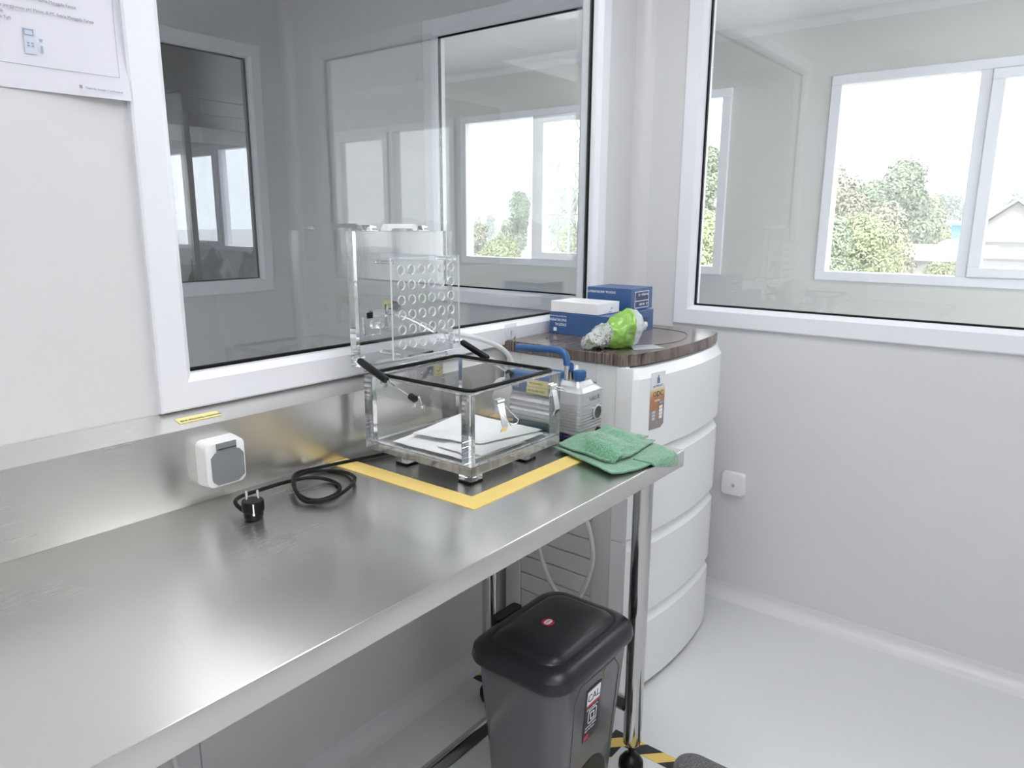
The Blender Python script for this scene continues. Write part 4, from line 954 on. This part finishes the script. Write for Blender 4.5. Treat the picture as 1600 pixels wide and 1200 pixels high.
# pedal arch and pedal
bm = B(); arch = [bf(-1.29, .012, .0006)]+[bf(-1.22+.075*cos(R(180-k*18)), .09+.08*sin(R(180-k*18)), .0006) for k in range(11)]+[bf(-1.145, .012, .0006)]
loft(bm, [arch, [p-Y*.0006 for p in arch]], smooth=False); part('pedal_recess', bm, BLACKP, bd, ang=0)
bm = B(); bx(bm, -1.26, -1.18, by0-.015, by0+.04, .02, .032, .004, 2); part('pedal', bm, BLACKP, t)

# ------------------------------------------------------------------ floor marks under legs + grey foot pad
STR = bpy.data.materials.new('hazard_tape'); STR.use_nodes = True; N = STR.node_tree; b = N.nodes['Principled BSDF']; b.inputs['Roughness'].default_value = .4
tc = N.nodes.new('ShaderNodeTexCoord'); wv = N.nodes.new('ShaderNodeTexWave'); wv.inputs['Scale'].default_value = 6.5; wv.bands_direction = 'DIAGONAL'; cr = N.nodes.new('ShaderNodeValToRGB'); cr.color_ramp.interpolation = 'CONSTANT'
cr.color_ramp.elements[0].color = (.01, .01, .012, 1); cr.color_ramp.elements[1].position = .5; cr.color_ramp.elements[1].color = (.78, .56, .14, 1)
N.links.new(tc.outputs['Object'], wv.inputs[0]); N.links.new(wv.outputs['Color'], cr.inputs[0]); N.links.new(cr.outputs[0], b.inputs['Base Color'])
def floor_tape(x0, x1, y0, y1, w_, label):
    bm = B()
    for q in ((x0, x1, y0, y0+w_), (x0, x1, y1-w_, y1), (x0, x0+w_, y0+w_, y1-w_), (x1-w_, x1, y0+w_, y1-w_)): bx(bm, *q, .0004, .0010)
    solo('hazard_tape', bm, STR, label, 'tape', 'hazard tape squares around the table feet', ang=0)
floor_tape(-1.115, -.905, -.72, -.50, .045, 'black and yellow hazard tape square on the floor around the front table foot')
floor_tape(-.975, -.835, -.20, -.045, .035, 'black and yellow hazard tape square on the floor around the rear table foot')
t = thing('foot_pad', (-.93, -.72, 0), 'grey speckled rubber-edged pad on the floor beside the front table foot', 'mat')
PAD = mat('speckled_grey', (.16, .16, .165), .9, bump=.8, bscale=350, var=.8, vscale=420)
def prr(i, z): return [Vector((u, v, z)) for u, v in rrect(-.985+i, -.875-i, -.93+i, -.685-i, max(.05-i, .01), 8)]
bm = B(); loft(bm, [prr(.003, .0012), prr(0, .01), prr(.004, .022), prr(.012, .024)]); part('rubber_edge', bm, mat('pad_edge', (.13, .13, .14), .5), t)
bm = B(); loft(bm, [prr(.013, .0242), prr(.016, .030), prr(.03, .033)]); part('speckled_surface', bm, PAD, t)
# thin cable on the floor below table, left
bm = B(); tube(bm, smooth_path([(-1.875, -.012, .75), (-1.872, -.012, .45), (-1.858, -.012, .27), (-1.846, -.012, .18), (-1.85, -.02, .10)], 6), .0045, 8)
tag(solo('white_cable', bm, WHITEP), 'thin white cable hanging down the left wall below the table', 'cable')
# ------------------------------------------------------------------ rear room seen through the second pane
t = thing('steel_fume_hood', (-.9, 2.9, 0), 'large brushed steel hood on posts in the rear room behind two panes', 'fume hood')
SD = mat('dull_steel', (.50, .50, .51), .33, .9, var=.12, vscale=6)
bm = B(); bx(bm, -1.75, .75, 2.52, 3.3, 1.84, 2.44, .004, 1); part('hood_box', bm, SD, t)
bm = B(); bx(bm, -1.75, .75, 2.47, 2.519, 1.83, 1.90, .003, 1); bx(bm, -1.75, .75, 2.50, 2.5195, 1.98, 2.03); part('front_rail', bm, SD, t)
bm = B(); bx(bm, -.56, -.44, 2.495, 2.4995, 2.00, 2.08); part('paper_tag', bm, mat('tag_paper', (.7, .7, .68), .6), t, 'white paper tag', ang=0)
for x in (-1.72, -.37, .72):
    bm = B(); bx(bm, x-.016, x+.016, 2.435, 2.469, .0, 1.90, .003, 1); part('post', bm, STEELV, t)
bm = B(); bx(bm, -1.75, .75, 2.47, 3.3, .86, .90, .003, 1); part('shelf', bm, SD, t)
PB = mat('milky_bag', (.78, .76, .76), .35)
for k, (x, y, lab) in enumerate(((-.17, 2.62, 'milky plastic sack beside the green bottle on the rear room shelf'), (.10, 2.66, 'milky plastic sack at the right end of the rear room shelf'), (-.55, 2.95, 'milky plastic sack at the left, behind the green bottle in the rear room'))):
    bm = B(); bmesh.ops.create_icosphere(bm, subdivisions=4, radius=1)
    for v in bm.verts:
        d = v.co.copy(); f = 1+noise.noise(d*2.2+Vector((k*7, 0, 0)))*.30+noise.noise(d*6)*.12
        v.co = Vector((x, y, .9005+.10))+Vector((d.x*.085*f, d.y*.10*f, max(-.0999, d.z*.17*f)))
    solo('plastic_sack', bm, PB, lab, 'sack', 'sacks in the rear room', ang=80)
bm = B(); lathe(bm, (-.345, 2.53, .9005), [(.045, 0), (.048, .01), (.048, .10), (.026, .16), (.015, .18), (.015, .24), (.005, .241)], seg=20)
solo('green_bottle', bm, mat('green_plastic', (.03, .24, .12), .4), 'dark green tapered bottle on the rear room shelf', 'bottle')

# adjoining room: counter with a handle mark
# ------------------------------------------------------------------ outside
GZ = -4.2
bm = B(); bx(bm, 4, 900, -500, 500, GZ-.2, GZ); solo('ground_outside', bm, mat('pale_ground', (.36, .34, .32), .95, var=.15, vscale=.08), kind='structure', ang=0)
def P(px, py, dist):     # pixel -> point at horizontal distance along +x
    d = fw+rt*(px-800)/foc-up*(py-600)/foc; return CAM+d*(dist/d.x)
def leafmat(name, c, var=.35):
    m = mat(name, c, .6, var=var, vscale=.9); b = m.node_tree.nodes['Principled BSDF']; b.inputs['Transmission Weight'].default_value = 0; return m
LM = [leafmat('leaf_green', (.17, .205, .13)), leafmat('leaf_olive', (.24, .235, .17)), leafmat('leaf_lime', (.27, .305, .155)), leafmat('leaf_blue_green', (.17, .20, .16), .15)]
BARK = mat('bark', (.20, .16, .12), .9)
def tree(px, ptop, pbot, dist, wpx, m, label, name='leafy_tree', nleaf=2600, leaf=.16, lumps=9, ground=True):
    T = P(px, ptop, dist); Bt = P(px, pbot, dist); base = Vector((T.x, T.y, GZ)); sc = dist/1142*1.0
    d = (T-CAM).length; wr = wpx/2*d/1142; h = T.z-Bt.z; rnd = random.Random(int(px*13+dist))
    t = thing(name, base, label, 'tree', 'trees outside')
    blobs = []
    for k in range(lumps):
        f = (k+.5)/lumps; zz = Bt.z+h*(.12+.80*f); ww = wr*(1-.55*max(0, f-.35)/.65); a = rnd.random()*6.28
        rr_ = wr*.42*(.8+.4*rnd.random())
        q = max(0, ww-rr_)*(.4+.6*rnd.random()); blobs.append((Vector((base.x+cos(a)*q, base.y+sin(a)*q, min(zz, T.z-rr_*.8))), rr_))
    blobs.append((Vector((base.x, base.y, T.z-wr*.33)), wr*.34))
    bm = B()
    leaf *= .46; nleaf = int(nleaf*3)
    for k in range(nleaf):
        c_, r_ = rnd.choice(blobs); v = Vector((rnd.gauss(0, 1), rnd.gauss(0, 1), rnd.gauss(0, 1))).normalized(); p = c_+v*r_*(.72+.33*rnd.random()**.7)*Vector((1, 1, .85)).length/1.65
        n_ = (v+Vector((rnd.uniform(-.7, .7), rnd.uniform(-.7, .7), rnd.uniform(-.3, .9)))).normalized(); u, w_ = frame_of(n_); s = leaf*(.6+.8*rnd.random())
        a = rnd.random()*6.28; u, w_ = u*cos(a)+w_*sin(a), w_*cos(a)-u*sin(a)
        bm.faces.new([bm.verts.new(p+u*s*.5), bm.verts.new(p+w_*s*.28), bm.verts.new(p-u*s*.5), bm.verts.new(p-w_*s*.28)])
    me = bpy.data.meshes.new('crown'); bm.to_mesh(me); bm.free(); me.materials.append(m); o = bpy.data.objects.new('crown', me); COL.objects.link(o); o.parent = t; o.matrix_parent_inverse = Matrix.Translation(-base)
    bm = B(); tube(bm, [base, base+Z*(Bt.z-GZ+h*.3), base+Z*(T.z-GZ-h*.25)], [max(.12, wr*.09), max(.08, wr*.07), .04], 8)
    for c_, r_ in blobs[:6]: tube(bm, [base+Z*(Bt.z-GZ+h*.1), (base+Z*(Bt.z-GZ+h*.1)+c_)/2+Z*.1, c_], [.06, .05, .03], 5)
    part('trunk', bm, BARK, t)
tree(1300, 225, 345, 16, 70, LM[1], 'tall thin-leaved tree cut off by the left edge of the main corridor window', nleaf=1500, leaf=.14, lumps=4)
tree(1318, 275, 440, 15, 120, LM[1], 'olive tree at the left of the main corridor window', leaf=.13, nleaf=3200)
tree(1352, 340, 450, 12, 150, LM[2], 'low lime green shrub along the bottom left of the main corridor window', 'leafy_shrub', leaf=.10, nleaf=4200)
tree(1300, 340, 450, 11, 110, LM[0], 'dark shrub in the bottom left corner of the main corridor window', 'leafy_shrub', leaf=.10, nleaf=2600)
tree(1418, 250, 400, 30, 115, LM[0], 'tall round-crowned tree in the middle of the main corridor window', leaf=.26, nleaf=4200)
tree(1368, 282, 420, 27, 90, LM[0], 'mid-height tree just left of the tall round-crowned one', leaf=.24, nleaf=2800)
tree(1385, 320, 440, 19, 110, LM[1], 'brownish loose bush in front of the tall round-crowned tree', 'leafy_shrub', leaf=.16, nleaf=3000)
tree(1465, 302, 390, 42, 50, LM[2], 'small bright tree right of the tall round-crowned one', leaf=.3, nleaf=1200)
tree(1490, 298, 390, 68, 60, LM[3], 'hazy tree behind the small painted houses', leaf=.4, nleaf=1400)
tree(1520, 310, 400, 75, 60, LM[3], 'hazy distant tree partly behind the window mullion', leaf=.5, nleaf=1200)
tree(1600, 300, 360, 80, 70, LM[3], 'hazy tree rising beside the gabled house', leaf=.5, nleaf=1200)
tree(1470, 412, 445, 20, 90, LM[2], 'low hedge in front of the grey roofed shed', 'leafy_shrub', leaf=.12, nleaf=1400, lumps=4)
tree(1108, 228, 420, 14, 95, LM[0], 'tree filling the narrow left corridor window, upper dark crown', leaf=.13, nleaf=4200)
tree(1098, 330, 440, 11, 110, LM[2], 'bright lower shrub in the narrow left corridor window', 'leafy_shrub', leaf=.10, nleaf=3800)
tree(812, 300, 420, 22, 75, LM[0], 'pointed tree in the corridor window seen through the left pane', leaf=.18, nleaf=3400, lumps=12)
tree(748, 348, 420, 20, 60, LM[1], 'low bush at the left of the corridor window seen through the left pane', 'leafy_shrub', leaf=.16, nleaf=1800)
tree(782, 372, 440, 15, 110, LM[2], 'bright foreground shrub below the pointed tree', 'leafy_shrub', leaf=.12, nleaf=3000)
tree(766, 335, 385, 60, 34, LM[3], 'small hazy far tree between the bush and the pointed tree', leaf=.4, nleaf=700)
tree(746, 335, 385, 85, 26, LM[3], 'faint far tree at the left of the corridor window', leaf=.5, nleaf=500)
tree(884, 288, 420, 34, 80, LM[0], 'broad tree behind the lattice mast', leaf=.28, nleaf=3600)
tree(890, 352, 440, 18, 90, LM[2], 'light shrub at the foot of the lattice mast', 'leafy_shrub', leaf=.15, nleaf=2200)
# far tree line as one mass
bm = B(); rnd = random.Random(5)
for k in range(90):
    y = -330+k*8+rnd.uniform(-3, 3); r_ = rnd.uniform(3, 6)
    q = bmesh.ops.create_icosphere(bm, subdivisions=2, radius=r_)
    for v in q['verts']: v.co = Vector((v.co.x, v.co.y*1.5, v.co.z*.8))*(1+noise.noise(v.co*.6)*.4)+Vector((300, y, GZ+r_*.6))
solo('distant_tree_line', bm, mat('far_haze_green', (.42, .48, .50), .9), 'pale continuous tree line on the far horizon', 'tree line', kind='stuff')  # pale haze of distance is put into the tree line's base colour
# lattice mast
WST = mat('mast_steel', (.16, .17, .18), .5)
def mast():
    c = P(880, 345, 15); a = .52; base = Vector((c.x, c.y, GZ)); top = 9.0
    t = thing('lattice_mast', base, 'white steel lattice mast rising past the corridor window behind the left pane', 'mast')
    cs = [Vector((base.x+sx*a, base.y+sy*a, 0)) for sx, sy in ((-1, -1), (1, -1), (1, 1), (-1, 1))]
    for q in cs:
        bm = B(); tube(bm, [q+Z*GZ, q+Z*top], .028, 6); part('corner_leg', bm, WST, t)
    z = GZ; 
    while z < top-1:
        for k in range(4):
            p, q = cs[k], cs[(k+1) % 4]; bm = B()
            tube(bm, [p+Z*z, q+Z*z], .014, 5); tube(bm, [p+Z*z, q+Z*(z+1.15)], .014, 5); tube(bm, [q+Z*z, p+Z*(z+1.15)], .014, 5)
            if k == 0: part('brace_panel', bm, WST, t)
            else: part('brace_panel', bm, WST, t)
        z += 1.15
    bm = B(); q = base+Vector((-.15, .12, 0))
    for s in (-.12, .12): tube(bm, [Vector((q.x, q.y+s, GZ)), Vector((q.x, q.y+s, top))], .012, 5)
    z = GZ
    while z < top: tube(bm, [Vector((q.x, q.y-.12, z)), Vector((q.x, q.y+.12, z))], .008, 4); z += .3
    part('ladder', bm, WST, t)
mast()
# houses
def house(px0, px1, peave, pbase, pridge, dist, wallc, roofc, label, depth=5, wins=(), gable=False):
    a, b_ = P(px0, peave, dist), P(px1, peave, dist); y0, y1 = min(a.y, b_.y), max(a.y, b_.y); ze = (a.z+b_.z)/2; zr = P((px0+px1)/2, pridge, dist+depth/2).z
    x0, x1 = dist+CAM.x, dist+CAM.x+depth; c = Vector(((x0+x1)/2, (y0+y1)/2, GZ)); t = thing('house', c, label, 'house', 'houses outside')
    bm = B(); bx(bm, x0, x1, y0, y1, GZ, ze)
    if gable: prism(bm, [(y0, ze), (y1, ze), ((y0+y1)/2, zr-.05)], x0, x1, 'x')
    part('house_wall', bm, wallc, t, ang=0)
    bm = B(); th = .12; ov = .3
    if gable:
        ym = (y0+y1)/2
        for s, ya in ((-1, y0-ov), (1, y1+ov)):
            prism(bm, [(ya, ze-.15), (ym, zr), (ym, zr+th), (ya, ze-.15+th)], x0-ov, x1+ov, 'x')
    else:
        xm = (x0+x1)/2
        prism(bm, [(x0-ov, ze), (xm, zr), (x1+ov, ze), (x1+ov, ze+th), (xm, zr+th), (x0-ov, ze+th)], y0-ov, y1+ov, 'y')
    part('roof', bm, roofc, t, ang=0)
    for (fu, fv, fw2, fh, m) in wins:
        yc = y1-(y1-y0)*fu; zc = GZ+(ze-GZ)*fv; bm = B(); bx(bm, x0-.04, x0+.02, yc-fw2/2, yc+fw2/2, zc-fh/2, zc+fh/2); f = part('window', bm, mat('house_frame', (.6, .6, .6), .6), t, ang=0)
        bm = B(); bx(bm, x0-.06, x0-.041, yc-fw2/2+.06, yc+fw2/2-.06, zc-fh/2+.06, zc+fh/2-.06); part('pane', bm, m, f, ang=0)
CR = mat('cream_render', (.36, .34, .31), .9); RG = mat('roof_grey', (.27, .245, .235), .9, var=.15, vscale=2); GR = mat('green_glass_panel', (.06, .14, .09), .3); DK = mat('house_dark_glass', (.15, .2, .24), .2)
house(1412, 1520, 408, 440, 388, 24, CR, RG, 'low shed with a long grey roof beyond the shrubs', 5, [(.55, .9, .5, .5, DK)])
house(1447, 1462, 358, 385, 350, 48, mat('blue_render', (.20, .30, .42), .9), mat('tan_roof', (.4, .3, .22), .9), 'narrow pale blue house with a tan roof', 4, [(.5, .9, .8, 1.0, DK)])
house(1464, 1480, 352, 385, 346, 56, mat('tan_render', (.42, .33, .26), .9), mat('tan_roof', (.4, .3, .22), .9), 'narrow tan house next to the pale blue one', 4, [(.5, .9, .7, .9, DK)])
house(1487, 1512, 352, 385, 349, 46, mat('cyan_render', (.12, .45, .60), .8), mat('cyan_roof', (.15, .4, .5), .8), 'bright cyan building block beside the window mullion', 4)
house(1480, 1505, 384, 400, 378, 36, mat('red_render', (.55, .10, .07), .8), mat('white_roof', (.48, .48, .48), .8), 'red walled hut with a white roof', 4)
house(1535, 1640, 352, 420, 318, 38, mat('grey_render', (.27, .25, .245), .9), mat('grey_roof_edge', (.2, .19, .18), .9), 'grey gabled house seen through the right-hand sash', 8, (), True)
house(1530, 1650, 378, 425, 368, 33, mat('white_render', (.42, .42, .43), .8), mat('white_roof', (.48, .48, .48), .8), 'white flat building with a green glass front at the right edge', 4, [(.22, .86, 2.2, .9, GR), (.6, .88, .6, .8, DK)])
house(1535, 1660, 404, 440, 398, 18, mat('white_render', (.42, .42, .43), .8), mat('pale_roof', (.33, .30, .31), .9), 'pale low roof at the bottom right of the sash window', 3)
HZ = bpy.data.materials.new('humid_haze'); HZ.use_nodes = True; N = HZ.node_tree; N.nodes.clear(); vo = N.nodes.new('ShaderNodeVolumeScatter'); vo.inputs['Color'].default_value = (.97, .985, 1, 1); vo.inputs['Density'].default_value = .0045; vo.inputs['Anisotropy'].default_value = 0
ou = N.nodes.new('ShaderNodeOutputMaterial'); N.links.new(vo.outputs[0], ou.inputs[1])
bm = B(); bx(bm, 5, 220, -220, 220, GZ+.01, 30); tag(solo('haze', bm, HZ, kind='stuff', ang=0), 'pale humid haze over the trees and houses outside', 'haze')
for o in bpy.data.objects:
    for k in ('_loc', '_org'):
        if k in o: del o[k]
